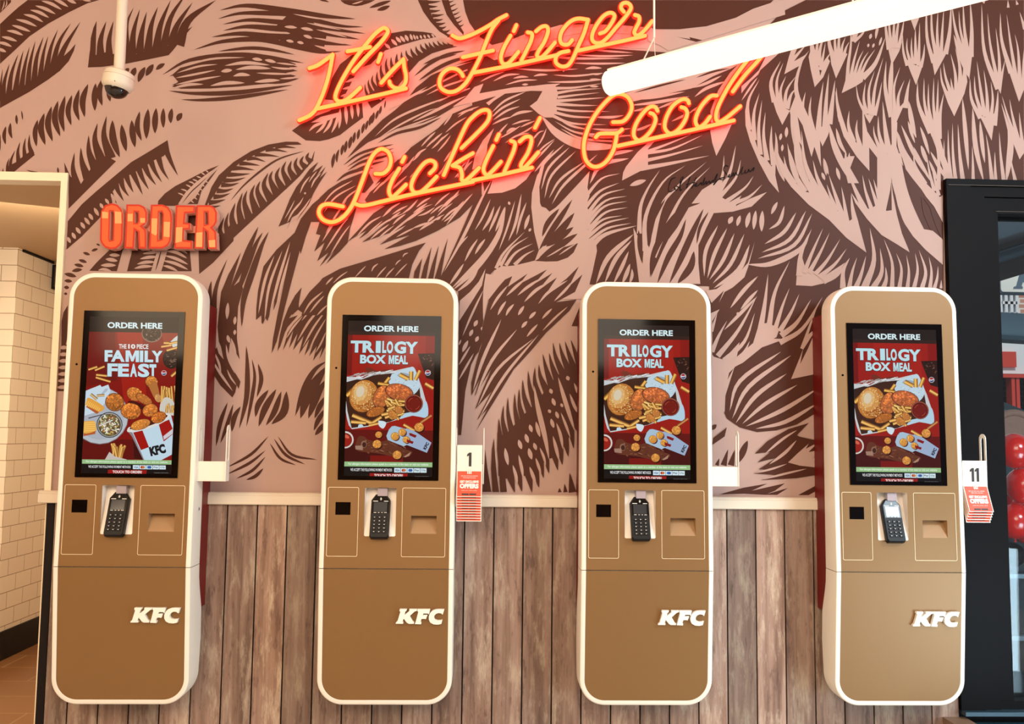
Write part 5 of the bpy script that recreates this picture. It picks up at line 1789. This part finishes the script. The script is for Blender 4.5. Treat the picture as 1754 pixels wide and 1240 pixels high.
# ---------------------------------------------------------------- order kiosks
XC = [-1.4053, -.4382, .5373, 1.5037]
ZT, ZS, ZB = 2.0466, .9512, .4482
YT, YS, YB = -.2026, -.2195, -.1793
HW, RC, BZ = .25, .095, .0185
def yat(z): return YS+(YT-YS)*(z-ZS)/(ZT-ZS) if z > ZS else YB+(YS-YB)*(z-ZB)/(ZS-ZB)
def shell(top):
    """open outline loops, from the seam round to the seam, stepping from the back edge to the recessed front panel"""
    mb = MB(); G = .0012; rings = []
    def ol(ins):
        h, r = HW-ins, RC-ins
        if top: return [(h, ZS+G)]+[(h, ZS+.3), (h, ZS+.7)]+arc(h-r, ZT-ins-r, r, 0, 90, 12)+arc(-h+r, ZT-ins-r, r, 90, 180, 12)+[(-h, ZS+.7), (-h, ZS+.3), (-h, ZS+G)]
        zs = [ZS-G, ZS-.05, ZS-.09, ZS-.13, ZS-.17, ZS-.21, ZS-.28, ZS-.34]
        return [(h, z) for z in zs]+arc(h-r, ZB+ins+r, r, 0, -90, 12)+arc(-h+r, ZB+ins+r, r, -90, -180, 12)+[(-h, z) for z in zs[::-1]]
    def yback(z):
        if top: return -.116
        for (z0, y0), (z1, y1) in zip([(ZS, -.116), (ZS-.06, -.112), (ZS-.17, -.072), (ZS-.28, -.064), (ZS-.40, -.074), (ZB, -.10)][:-1], [(ZS-.06, -.112), (ZS-.17, -.072), (ZS-.28, -.064), (ZS-.40, -.074), (ZB, -.10)]):
            if z1 <= z <= z0: return y1+(y0-y1)*(z-z1)/(z0-z1)
        return -.10
    steps = [(0, None), (0, .007), (.002, .002), (.006, 0), (BZ-.001, 0), (BZ, .0012), (BZ, .004)]
    for ins, dy in steps: rings.append([(p[0], yback(p[1]) if dy is None else yat(p[1])+dy, p[1]) for p in ol(ins)])
    n = len(rings[0])
    for a, c in zip(rings[:-1], rings[1:]): mb.add(a+c, [(i, i+1, n+i+1, n+i) for i in range(n-1)])
    mb.add(rings[0], [tuple(range(n))])                                   # back
    mb.add([rings[k][0] for k in range(7)]+[rings[k][-1] for k in range(7)], [(k, k+1, 8+k, 7+k) for k in range(6)])  # cut at the seam
    return mb, [(p[0], p[1]) for p in ol(BZ)]
def onface(pts, d): return [(p[0], yat(p[1])+d, p[1]) for p in pts]
def strip(loop, loop2, d0):
    n = len(loop); mb = MB(); mb.add(onface(loop, d0)+onface(loop2, d0), [(i, (i+1) % n, n+(i+1) % n, n+i) for i in range(n)]); return mb
REC = rrect(-.086, .031, 1.070, 1.2495, .006); SLOT = rrect(.087, .183, 1.081, 1.1468, .002, 2)
GL = (-.1885, .1867, 1.2778, 1.9004)
def wedge(loop, depth, ztop, zbot, x0, x1):
    """recess deep at the top, running out flush at the foot"""
    mb = MB(); f = lambda z: .0015+depth*max(0, min(1, (z-zbot)/(ztop-zbot)))
    n = len(loop); A = onface(loop, .0015); B = [(p[0], yat(p[1])+f(p[1])+.0005, p[1]) for p in loop]
    mb.add(A+B, [(i, (i+1) % n, n+(i+1) % n, n+i) for i in range(n)]); mb.poly(B); return mb
def logo(px0, s, oy):
    K = [(360, 188), (540, 188), (525, 240), (500, 245), (487, 330), (600, 240), (600, 188), (795, 188), (785, 235), (740, 245), (610, 360), (690, 490), (725, 515), (718, 555), (590, 555), (540, 525), (460, 425), (435, 510), (455, 515), (450, 555), (262, 555), (272, 520), (305, 495), (375, 255), (352, 235)]
    F = [(805, 188), (1125, 188), (1095, 325), (1070, 295), (960, 295), (940, 335), (1060, 330), (1020, 438), (990, 430), (910, 430), (885, 505), (908, 515), (900, 565), (745, 560), (755, 520), (765, 505), (825, 260), (805, 235)]
    C = [(1480, 190), (1440, 325), (1400, 290), (1330, 282), (1270, 305), (1232, 350), (1224, 400), (1250, 445), (1320, 470), (1390, 465), (1437, 450), (1410, 555), (1320, 574), (1210, 565), (1130, 520), (1095, 450), (1092, 370), (1120, 290), (1180, 225), (1260, 195), (1340, 187)]
    return [[(.0392+(x-262)/(1480-262)*.1787, .7518+(555-y)/(555-190)*.0538) for x, y in P] for P in (K, F, C)]

def lettering(mb, s, x0, x1, z0, z1, y, mi, bold=0., yf=None):
    V, T, _ = text_tris(s, bold)
    mb.add([(x0+u*(x1-x0), (y if yf is None else yf(z0+v*(z1-z0))), z0+v*(z1-z0)) for u, v in V], T, mi)
TRI, FEA = trilogy(), feast()
KX0 = XC[0]
def kparts():
    """everything every kiosk has, built once about x = 0"""
    t = thing('order_kiosk', (0, 0, ZB), 'x', 'kiosk', 'order kiosks on the wall')
    mb, inner = shell(True); part(mb, 'upper_housing', 'white_shell', t, 40, 'white rounded housing')
    mb, inner2 = shell(False); part(mb, 'lower_housing', 'white_shell', t, 40, 'white rounded housing')
    mb = MB(); mb.box(-.246, .246, -.117, -.004, ZS-.17, 1.944); part(mb, 'back_plate', 'red_plate', t, label='red plate between kiosk and wall')
    mb = MB(); mb.poly(onface(inner, .0015), [onface(REC, .0015), onface(SLOT, .0015)]); part(mb, 'front_panel', 'bronze', t)
    mb = MB(); mb.poly(onface(inner2, .0015)); part(mb, 'lower_panel', 'bronze', t)
    mb = MB(); mb.box(-.247, .247, -.214, -.12, ZS-.0012, ZS+.0012); part(mb, 'seam', 'seam_dark', t)
    mb = MB(); q = [(GL[0], GL[2]), (GL[1], GL[2]), (GL[1], GL[3]), (GL[0], GL[3])]
    mb.add(onface(q, .002)+onface(q, -.0025), [(0, 1, 2, 3), (4, 5, 6, 7), (0, 1, 5, 4), (1, 2, 6, 5), (2, 3, 7, 6), (3, 0, 4, 7)]); part(mb, 'touchscreen', 'black_glass', t)
    mb = MB(); A = Matrix.Rotation(PI/2, 3, 'X'); mb.lathe([(0, .0016), (.0038, .0016), (.0042, 0)], 16, A, (-.2068, yat(1.697)+.0015, 1.697)); part(mb, 'sensor_lens', 'black_glass', t)
    for x0, x1 in ((-.2230, -.1085), (.0535, .2165)):
        a, c = rrect(x0, x1, .9955, 1.2505, .006), rrect(x0+.0016, x1-.0016, .9971, 1.2489, .0046)
        d = part(strip(a, c, .0004), 'access_door', 'pale_line', t, label='access door drawn as a pale outline')
    mb = MB(); q = [(-.1938, 1.1484), (-.138, 1.1484), (-.138, 1.195), (-.1938, 1.195)]; mb.poly(onface(q, .0006)); part(mb, 'scanner_window', 'black_glass', t)
    part(wedge(REC, .05, 1.2495, 1.072, -.086, .031), 'terminal_recess', 'recess_white', t)
    part(wedge(SLOT, .04, 1.1468, 1.082, .087, .183), 'receipt_slot', 'bronze_light', t)
    mb = MB(); mb.box(-.040, -.004, -.202, -.176, 1.218, 1.2475); part(mb, 'terminal_bracket', 'bracket_grey', t)
    for P in logo(0, 0, 0):
        mb = MB(); n = len(P); mb.poly([(p[0], yat(p[1])-.013, p[1]) for p in P]); mb.add([(p[0], yat(p[1])-.013, p[1]) for p in P]+onface(P, .001), [(i, (i+1) % n, n+(i+1) % n, n+i) for i in range(n)])
        part(mb, 'logo_letter', 'letter_white', t, label='raised white letter of the logo')
    mb = MB(); A = Matrix.Rotation(PI/2, 3, 'Y'); mb.lathe([(0, .002), (.006, .002), (.007, 0)], 14, A, (.25, -.15, 1.16)); mb.lathe([(0, .0025), (.0022, .0025), (.0022, .001)], 8, A, (.25, -.15, 1.16), 1); part(mb, 'side_lock', ['bracket_grey', 'black_glass'], t)
    # holder for numbered cards on the right flank
    h = part(MB().box(.2515, .3545, -.1885, -.1858, 1.268, 1.340).box(.2515, .3545, -.150, -.147, 1.268, 1.335).box(.2515, .3545, -.1885, -.147, 1.266, 1.269), 'card_holder', 'white_shell', t, label='white pocket for numbered cards on the right flank')
    def strap(x):
        o = [(-.192, 1.266), (-.147, 1.266)]+[(-.1695+.0225*math.cos(math.radians(a)), 1.455+.0225*math.sin(math.radians(a))) for a in range(0, 181, 15)]
        hl = [(-.1695+.0105*math.cos(math.radians(a)), 1.452+.0105*math.sin(math.radians(a))) for a in range(0, 181, 20)]+[(-.1695+.0105*math.cos(math.radians(a)), 1.352+.0105*math.sin(math.radians(a))) for a in range(180, 361, 20)]
        m = MB()
        for xx in (x, x+.0028): m.poly([(xx, p[0], p[1]) for p in o], [[(xx, p[0], p[1]) for p in hl]])
        for lp in (o, hl): n = len(lp); m.add([(x, p[0], p[1]) for p in lp]+[(x+.0028, p[0], p[1]) for p in lp], [(i, (i+1) % n, n+(i+1) % n, n+i) for i in range(n)])
        return m
    part(strap(.3545), 'end_strap', 'white_shell', h); part(strap(.2503), 'side_strap', 'white_shell', h)
    return t
KLAB = ['bronze and white order kiosk showing the family feast ad, under the red ORDER sign', 'bronze and white order kiosk with number 1 cards hanging on its right side',
        'bronze and white order kiosk showing the trilogy box meal with an empty white card holder', 'bronze and white order kiosk beside the dark door frame with number 11 cards']
def picture(g, kiosk, x):
    """the lit picture belongs to the touchscreen"""
    ts = [c for c in kiosk.children if c.name.startswith('touchscreen')][0]
    u0, u1, v0, v1 = -.1655, .1632, 1.878, 1.2925
    mb = g.mesh(lambda u, v, k: (u0+u*(u1-u0), yat(v0+v*(v1-v0))-.0027-k*1.4e-5, v0+v*(v1-v0)))
    o = mb.build('display', 'screen_picture', origin=(0, 0, ZB)); o.parent = ts; o.location = (0, 0, 0)
    return o
base = kparts(); kiosks = []
for i in range(4):
    k = base if i == 0 else copy_tree(base)
    k.location = (XC[i], 0, ZB); k['label'] = KLAB[i]; kiosks.append(k)
picture(FEA, kiosks[0], XC[0]); d2 = picture(TRI, kiosks[1], XC[1])
for k in kiosks[2:]:
    c = d2.copy(); COL.objects.link(c); c.parent = [q for q in k.children if q.name.startswith('touchscreen')][0]

# ---------------------------------------------------------------- card terminals, leaning in their recesses
def terminal():
    ang = math.radians(19); hh = .083; w2 = .0355
    O = Vector((-.0275, -.222, 1.146)); T = Matrix.Rotation(-ang, 3, 'X')
    X = lambda u, d, v: tuple(O+T @ Vector((u, d, v)))
    t = thing('card_terminal', (-.0275, -.21, 1.062), 'x', 'card terminal', 'card payment terminals')
    body = [(-w2, -hh+.008), (-w2*.86, -hh), (w2*.86, -hh), (w2, -hh+.008), (w2, .02), (w2, hh-.022), (w2-.016, hh), (-w2+.016, hh), (-w2, hh-.022), (-w2, .02)]
    mb = MB(); n = len(body)
    R = [[X(p[0]*s, d, p[1]*(s if abs(p[1]) > .05 else 1)) for p in body] for s, d in ((.97, .026), (1.0, .022), (1.0, .004), (.95, -.001))]
    for a, c in zip(R[:-1], R[1:]): mb.add(a+c, [(i, (i+1) % n, n+(i+1) % n, n+i) for i in range(n)])
    mb.add(R[0], [tuple(range(n))]); mb.add(R[-1], [tuple(range(n))]); part(mb, 'casing', 'device_black', t, 30)
    fr = [(-.031, .010), (.031, .010), (.031, .058), (.018, .0765), (-.018, .0765), (-.031, .058)]
    fg = MB(); fg.poly([X(p[0], -.0016, p[1]) for p in fr])
    mb = MB(); q = [(-.025, .015), (.025, .015), (.025, .052), (-.025, .052)]; mb.poly([X(p[0], -.0020, p[1]) for p in q]); part(mb, 'screen', 'device_screen', t)
    mb = fg
    for a, c, e, f in ((-.028, -.010, .0545, .0565), (.012, .028, .0545, .0565), (-.024, -.014, .0115, .0130), (-.008, -.002, .0115, .0130), (.004, .010, .0115, .0130), (.015, .025, .0115, .0130)): mb.poly([X(a, -.0022, e), X(c, -.0022, e), X(c, -.0022, f), X(a, -.0022, f)], mi=1)
    for r in (.0035, .0058, .008):
        pts = [(r*math.cos(math.radians(a)), .064+r*.8*math.sin(math.radians(a))) for a in range(-60, 61, 15)]
        for p, s_ in zip(pts[:-1], pts[1:]): mb.poly([X(p[0]-.004, -.0022, p[1]), X(s_[0]-.004, -.0022, s_[1]), X(s_[0]-.0052, -.0022, s_[1]), X(p[0]-.0052, -.0022, p[1])], mi=1)
    part(mb, 'face_glass', ['black_glass', 'print_white'], t)
    for r in range(5):
        for c in range(3):
            u, v = (c-1)*.0185, -.006-r*.0135; mb = MB()
            a = [X(u+dx, -.001, v+dz) for dx, dz in ((-.0075, -.0045), (.0075, -.0045), (.0075, .0045), (-.0075, .0045))]; e = [X(u+dx, -.004, v+dz) for dx, dz in ((-.0065, -.0035), (.0065, -.0035), (.0065, .0035), (-.0065, .0035))]
            mb.add(a+e, [(0, 1, 5, 4), (1, 2, 6, 5), (2, 3, 7, 6), (3, 0, 4, 7), (4, 5, 6, 7)])
            mb.poly([X(u-.0024, -.0042, v-.0008), X(u+.0014, -.0042, v-.0008), X(u+.0014, -.0042, v+.0010), X(u-.0024, -.0042, v+.0010)], mi=1)
            part(mb, 'key', ['device_key', 'print_white'], t)
    return t
TL = ['black card payment terminal in the kiosk under the ORDER sign', 'black card payment terminal in the kiosk with number 1 cards', 'black card payment terminal in the kiosk below the word Good', 'black card payment terminal in the kiosk beside the dark door frame']
tb = terminal(); loc0 = tb.location.copy()
for i in range(4):
    k = tb if i == 0 else copy_tree(tb)
    k.location = loc0+Vector((XC[i], 0, 0)); k['label'] = TL[i]

# ---------------------------------------------------------------- numbered table cards on two of the kiosks
def card(num, x, ztop, k, label, group):
    """folded card hung over the pocket: the long front leaf kicks out toward its foot"""
    dz, dy = -.0105*k, .0032*k; zt = ztop+dz; H = .192; x0, x1 = x, x+.0945
    yf = lambda z: (-.2015+dy*.38) if z > zt-.095 else (-.2015+dy*.38)-(zt-.095-z)*.42+dy*1.5*min(1, (zt-.095-z)/.05)
    t = thing('number_card', (x+.047, -.2, zt-H), label, 'card', group)
    mb = MB(); zs = [zt, zt-.04, zt-.095, zt-.14, zt-H]; th = .0006
    for a, c in zip(zs[:-1], zs[1:]): mb.add([(x0, yf(a), a), (x1, yf(a), a), (x1, yf(c), c), (x0, yf(c), c), (x0, yf(a)+th, a), (x1, yf(a)+th, a), (x1, yf(c)+th, c), (x0, yf(c)+th, c)], [(0, 1, 2, 3), (4, 5, 6, 7), (0, 3, 7, 4), (1, 2, 6, 5)])
    mb.add([(x0, yf(zt), zt), (x1, yf(zt), zt), (x1, -.172, 1.30+dz), (x0, -.172, 1.30+dz)], [(0, 1, 2, 3)])
    part(mb, 'leaf', 'card_white', t)
    if True:
        mb = MB(); e = .0009; zr = [zt-.0985, zt-.14, zt-H+.0028]
        for a, c in zip(zr[:-1], zr[1:]): mb.add([(x0+.003, yf(a)-e, a), (x1-.003, yf(a)-e, a), (x1-.003, yf(c)-e, c), (x0+.003, yf(c)-e, c)], [(0, 1, 2, 3)])
        part(mb, 'red_panel', 'card_red', t)
    mb = MB(); Y = lambda z: yf(z)-.0014
    if k == 0:
        for j in range(len(num)):
            a = x0+.047-.0095*len(num)+.0195*j; lettering(mb, '1', a, a+.0165, zt-.080, zt-.028, 0, 1, 0, Y)
        for q in (-.008, -.002, .004): mb.add([(x0+.047+q, Y(zt-.09), zt-.09), (x0+.047+q+.004, Y(zt-.09), zt-.09), (x0+.047+q+.004, Y(zt-.108), zt-.108), (x0+.047+q, Y(zt-.108), zt-.108)], [(0, 1, 2, 3)], 2)
        lettering(mb, 'SEE OUR APP AND WEBSITE', x0+.016, x1-.016, zt-.1175, zt-.114, 0, 0, 0, Y); lettering(mb, 'FOR MORE DETAILS', x0+.024, x1-.024, zt-.124, zt-.1205, 0, 0, 0, Y)
        lettering(mb, 'GET EXCLUSIVE', x0+.012, x1-.012, zt-.141, zt-.132, 0, 0, .05, Y); lettering(mb, 'OFFERS', x0+.012, x1-.012, zt-.161, zt-.1435, 0, 0, .06, Y)
        lettering(mb, 'when you order online', x0+.018, x1-.018, zt-.1705, zt-.167, 0, 0, 0, Y)
    for a in (.020, .048): mb.add([(x0+a, Y(zt-.179), zt-.179), (x0+a+.026, Y(zt-.179), zt-.179), (x0+a+.026, Y(zt-.185), zt-.185), (x0+a, Y(zt-.185), zt-.185)], [(0, 1, 2, 3)], 1)
    part(mb, 'print', ['print_white', 'print_black', 'card_white'], t)
ORD = ['second', 'third', 'fourth', 'fifth', 'sixth', 'seventh', 'eighth', 'ninth', 'lowest']
for k in range(10): card('1', XC[1]+.2555, 1.412, k, 'front white and orange card with one black numeral, on the kiosk second from left' if k == 0 else f'orange offers card, {ORD[k-1]} down in the stack on the kiosk second from left', 'number 1 cards')
for k in range(5): card('11', XC[3]+.2555, 1.374, k, 'front white and orange card with twin numerals, hanging before the dark door frame' if k == 0 else f'orange offers card, {["second", "third", "fourth", "lowest"][k-1]} down in the short stack before the dark door frame', 'number 11 cards')
# ---------------------------------------------------------------- script neon
NY = -.048
def px4(ox, oy, s): return [(ox+float(a.split(',')[0])/4, oy+float(a.split(',')[1])/4) for a in s.split()]
A_, T_, F_, M_, U_ = (500, 0), (760, 0), (500, 230), (760, 200), (1010, 0)
NEON = [
 ("It's", 'red-orange neon script word It’s at the left of the top line', [
  (A_, '120,468 180,445 275,378', 1), (A_, '280,374 262,470 240,560 205,660 165,745 130,785 95,805 50,824', 1),
  (A_, '380,352 460,338 535,322', 1), (A_, '420,490 520,380 600,300 650,235 655,205 630,192 590,215 540,265 430,405 350,535 305,630 300,675 325,695 365,688 410,655 468,600', 1),
  (A_, '610,370 590,425', 1), (A_, '612,568 680,490 765,405', 1), (A_, '765,405 770,460 782,520 775,570 745,602 705,602 675,580 668,558', 1), (A_, '172,745 400,695 600,650 782,606', 0)]),
 ('Finger', 'red-orange neon script word Finger near the top middle of the wall', [
  (T_, '60,243 105,263 160,250 240,215 320,170 370,135 430,104', 1), (T_, '375,140 330,200 290,290 250,390 200,490 150,570 90,620 30,630 -20,600 -28,550 -5,500 40,470 90,475 120,500 132,522', 1), (T_, '130,392 230,370 338,346', 1),
  (T_, '498,172 480,214', 1), (T_, '458,245 415,320 392,390 405,435 440,435 475,400 512,355', 1), (T_, '575,222 605,232 598,280 570,340 532,415', 1), (T_, '632,215 670,185 705,182 715,215 690,285 650,350 640,385 665,395 705,360 762,292', 1),
  (T_, '880,275 850,305 810,300 797,260 815,205 865,150 920,128 990,136', 1), (T_, '988,140 960,230 920,320 885,400 850,448 805,455 770,430 770,390 800,362 855,350', 1),
  (U_, '70,230 110,212 155,150 170,105 140,88 95,110 45,175 17,240 25,285 70,295 120,260 180,190 245,115 283,55 262,22 225,25 215,55 235,82', 1), (U_, '310,103 338,115 338,150 318,190 306,225 330,243 375,208 428,146', 1), (T_, '195,500 430,455 775,378', 0), (T_, '915,348 1240,278 1380,245', 0)]),
 ("Lickin'", 'red-orange neon script word Lickin with an apostrophe on the lower line', [
  (F_, '572,270 625,268 665,230 678,175 660,122 615,100 570,125 530,190 485,310 435,440 395,515 340,575 275,602 215,585 185,540 200,495 250,478 350,495', 1),
  (F_, '772,155 755,190', 1), (F_, '735,235 690,310 665,385 685,430 720,405 782,345', 1), (F_, '945,268 980,230 980,195 945,180 900,205 845,280 818,350 835,395 880,395 930,355 992,290', 1),
  (M_, '0,400 60,262 150,65 200,0 255,-40 300,-45 315,-15 295,40 210,130 122,215', 1), (M_, '200,250 130,290 60,335', 1), (M_, '60,335 110,350 125,395 125,435 160,430 242,350', 1),
  (M_, '378,120 360,160', 1), (M_, '340,200 295,290 272,360 295,400 330,375 392,308', 1), (M_, '460,165 488,180 480,230 450,300 415,378', 1), (M_, '520,170 560,138 595,140 600,175 575,250 530,325 545,352 590,310 648,244', 1), (M_, '660,8 625,76', 1),
  (F_, '420,470 470,488 530,482 620,460 830,410 1240,325', 1), (M_, '195,437 400,395 605,348', 0)]),
 ('Good', 'red-orange neon script word Good at the right of the lower line', [
  (U_, '160,837 230,830 275,780 288,725 265,670 215,645 160,655 90,720 30,800 -15,890 -40,990 -30,1085 10,1135 60,1140 115,1105 160,1035 180,960 187,910', 1), (U_, '42,940 65,918 110,914 185,912 222,888', 1),
  (U_, '465,760 450,735 415,732 365,775 315,855 302,925 335,962 385,935 430,880 452,820 438,785 415,775', 1), (U_, '680,708 668,685 630,682 570,725 525,805 515,875 550,915 600,895 645,840 668,780 655,745 628,735', 1),
  (U_, '872,655 825,662 760,735 725,820 745,870 785,850 825,800', 1), (U_, '980,628 1060,520 1150,420 1195,360 1185,338 1145,345 1060,440 960,580 885,720 865,800 885,835 940,805 1032,728', 1), (U_, '192,1000 400,955 700,890 988,825', 0)])]
for word, lab, strokes in NEON:
    paths = []
    for (ox, oy), s, cv in strokes:
        p = px4(ox, oy, s); p = crom(p, 6 if len(p) > 2 else 4) if cv else p
        paths.append(([at(a, c, y=NY) for a, c in p], cv))
    allp = [q for p, _ in paths for q in p]; c0 = Vector((sum(q.x for q in allp)/len(allp), 0, min(q.z for q in allp)))
    t = thing('neon_word', tuple(c0), lab, 'neon sign', 'neon script words')
    for p, cv in paths:
        mb = MB()
        def caps(pp, r, mi, dy):
            mb.tube(pp, r, 10, mi, off=(0, dy, 0))
            for e in (pp[0], pp[-1]): mb.ball((e.x, e.y+dy, e.z), r*.99, 10, 6, mi)
        caps(p, .0080, 0, 0); caps(p, .0122, 1, .0085)
        part(mb, 'underline' if not cv else 'neon_tube', ['neon_core', 'neon_jacket'], t, 60)
    for p, cv in paths:
        if len(p) < 4: continue
        q = p[len(p)//2]; mb = MB(); mb.tube([(q.x, NY+.014, q.z), (q.x, -.0002, q.z)], .004, 8); part(mb, 'standoff', 'sign_return', t)

# ---------------------------------------------------------------- red ORDER letters
SY = -.055
OL = [([(85, 580), (90, 310), (103, 195), (150, 125), (240, 98), (315, 118), (370, 180), (388, 260), (383, 570), (360, 640), (300, 692), (225, 702), (150, 680), (105, 630)], [[(220, 205), (250, 205), (264, 240), (252, 580), (216, 586), (210, 555)]], [[(98, 190), (210, 205), (205, 312), (95, 312)], [(262, 190), (380, 200), (385, 380), (265, 380)]]),
 ([(430, 115), (600, 115), (665, 145), (702, 215), (700, 330), (672, 380), (640, 402), (682, 440), (692, 490), (692, 692), (590, 692), (580, 475), (545, 455), (530, 692), (405, 692)], [[(540, 212), (582, 215), (586, 335), (570, 360), (538, 358)]], [[(432, 222), (530, 222), (528, 352), (430, 352)], [(592, 275), (692, 280), (690, 370), (600, 372)]]),
 ([(750, 118), (900, 115), (975, 145), (1018, 210), (1030, 300), (1012, 590), (975, 655), (905, 692), (725, 692)], [[(857, 215), (890, 210), (906, 240), (892, 570), (848, 582)]], [[(745, 280), (852, 285), (845, 500), (820, 545), (740, 500)], [(905, 325), (1018, 330), (1010, 560), (900, 550)]]),
 ([(1075, 125), (1330, 128), (1326, 226), (1205, 232), (1192, 352), (1266, 360), (1264, 442), (1186, 448), (1180, 578), (1292, 590), (1290, 697), (1055, 692)], [], [[(1064, 400), (1180, 395), (1172, 610), (1056, 640)]]),
 ([(1345, 125), (1530, 125), (1588, 158), (1615, 225), (1612, 340), (1585, 395), (1555, 420), (1602, 470), (1612, 695), (1498, 697), (1482, 475), (1452, 452), (1440, 692), (1318, 692)], [[(1455, 215), (1490, 215), (1497, 370), (1455, 380)]], [[(1328, 470), (1442, 460), (1436, 688), (1322, 688)], [(1488, 570), (1606, 560), (1608, 690), (1500, 690)]])]
def inset(P, d):
    n = len(P); out = []; A = sum(P[i][0]*P[(i+1) % n][1]-P[(i+1) % n][0]*P[i][1] for i in range(n)); sg = 1 if A > 0 else -1
    for i in range(n):
        a, b_, c = Vector(P[i-1]), Vector(P[i]), Vector(P[(i+1) % n]); e0, e1 = (b_-a).normalized(), (c-b_).normalized()
        n0, n1 = Vector((-e0.y, e0.x))*sg, Vector((-e1.y, e1.x))*sg; m = n0+n1; L = m.dot(n0)
        out.append(tuple(b_+m*(d/max(L, .4))))
    return out
c0 = at(272, 428, y=0)
t = thing('order_sign', (c0.x, 0, c0.z), 'red and orange lit letters spelling ORDER above the leftmost kiosk', 'sign')
for P, H, G in OL:
    w3 = lambda p, y: tuple(at(160+p[0]/7.626, 335+p[1]/7.626, y=y))
    mb = MB(); mb.poly([w3(p, SY) for p in P], [[w3(p, SY) for p in h] for h in H], 0)
    for lp in [P]+H:
        n = len(lp); F = [Vector(w3(p, SY)) for p in lp]; mb.add(F+[Vector((q.x, -.0155, q.z)) for q in F], [(i, (i+1) % n, n+(i+1) % n, n+i) for i in range(n)], 1)
    mb.poly([(lambda q: (q[0], -.0155, q[2]))(w3(p, SY)) for p in P], [[(lambda q: (q[0], -.0155, q[2]))(w3(p, SY)) for p in h] for h in H], 1)
    o = part(mb, 'letter', ['sign_edge', 'sign_return'], t)
    mb = MB(); mb.poly([w3(p, SY-.0006) for p in inset(P, 24)], [[w3(p, SY-.0006) for p in inset(h, -18)] for h in H], 0)
    for g in G: mb.poly([w3(p, SY-.0010) for p in inset(g, 16)], mi=1)  # yellow patches: reflections of lit segments painted onto the letter face
    part(mb, 'lit_face', ['sign_face', 'sign_painted_reflection'], o)
mb = MB(); a, c = at(200, 385, y=-.03), at(365, 398, y=-.03); mb.box(a.x, c.x, -.0155, -.0005, c.z, a.z+.004); part(mb, 'mounting_bar', 'sign_return', t)

# ---------------------------------------------------------------- ceiling camera and pendant tube light
cp = at(204, 124, y=-.5); pr = .0185
t = thing('security_camera', (cp.x, -.5, CEIL), 'white dome security camera hanging on a white pole above the ORDER sign', 'security camera')
mb = MB(); mb.tube([(cp.x, -.5, CEIL), (cp.x, -.5, cp.z-.01)], pr, 20); part(mb, 'pole', 'camera_white', t, 60)
mb = MB(); mb.lathe([(.0, CEIL), (.05, CEIL), (.05, CEIL-.012), (.02, CEIL-.03), (.0, CEIL-.03)], 24, org=(cp.x, -.5, 0)); part(mb, 'ceiling_flange', 'camera_white', t, 40)
AX = Matrix.Rotation(math.radians(10), 3, 'X') @ Matrix.Rotation(math.radians(-9), 3, 'Y')
hc = at(203, 138, y=-.5)
AX = Matrix.Rotation(math.radians(9), 3, 'Y')
mb = MB(); mb.lathe([(0, .034), (.026, .034), (.041, .031), (.049, .026), (.0515, .016), (.0520, .010), (.0505, .0095), (.0505, .0080), (.0525, .0075), (.0530, -.015), (.0525, -.020), (.0500, -.024), (.046, -.030), (.0405, -.0335), (.039, -.031), (0, -.031)], 40, AX, hc)
hsg = part(mb, 'housing', 'camera_white', t, 30)
mb = MB(); mb.lathe([(.0396, -.0300)]+[(.039*math.cos(math.radians(a)), -.031-.033*math.sin(math.radians(a))) for a in range(5, 91, 8)], 36, AX, hc); part(mb, 'dome', 'dome_smoke', t, 60)
mb = MB(); q = hc+AX @ Vector((.012, -.0515, -.020)); mb.ball(q, .0016, 8, 6); part(mb, 'screw', 'black_glass', hsg)

zt = 2.551; e0 = at(1040, 144, z=zt); e1 = at(1475, 29, z=zt); dr = (e1-e0).normalized(); LEN = 1.5; R = .038
t = thing('pendant_tube_light', tuple(e0+dr*LEN/2), 'long white glowing tube light hung on thin wires across the neon', 'ceiling light')
sd = dr.cross(Vector((0, 0, 1))).normalized()
mb = MB(); ax = Matrix((sd, dr.cross(sd)*1, dr)).transposed()
mb.lathe([(0, 0), (R*.86, 0), (R, .006), (R, LEN-.006), (R*.86, LEN), (0, LEN)], 36, ax, e0); part(mb, 'diffuser', 'lamp_glow', t, 40, 'glowing white tube')
mb = MB(); U0 = Vector((0, 0, R*.93))
v = [e0+dr*.01+U0+sd*s+Vector((0, 0, h)) for s in (-.017, .017) for h in (0, .005)]+[e0+dr*(LEN-.01)+U0+sd*s+Vector((0, 0, h)) for s in (-.017, .017) for h in (0, .005)]
mb.add(v, [(0, 1, 3, 2), (4, 5, 7, 6), (0, 1, 5, 4), (2, 3, 7, 6), (1, 3, 7, 5), (0, 2, 6, 4)]); part(mb, 'spine', 'lamp_housing', t)
for s in (.165, LEN-.18):
    w0 = e0+dr*s; yk = w0+Vector((0, 0, .105))
    mb = MB(); mb.tube([w0+dr*-.042+Vector((0, 0, R-.002)), yk], .0022, 8); mb.tube([w0+dr*.004+Vector((0, 0, R-.002)), yk], .0009, 6); mb.tube([yk, (yk.x, yk.y, CEIL)], .0033, 8); part(mb, 'hanging_wire', 'cable_white', t, 60)
mb = MB(); q = e0+dr*LEN/2; mb.box(q.x-.05, q.x+.05, q.y-.03, q.y+.03, CEIL-.03, CEIL); part(mb, 'ceiling_rose', 'lamp_housing', t)
mb = MB(); mb.tube([q+Vector((0, 0, R)), (q.x, q.y, CEIL-.02)], .0025, 6); part(mb, 'power_cable', 'cable_white', t)

for o in list(bpy.data.objects):
    if '_o' in o: del o['_o']
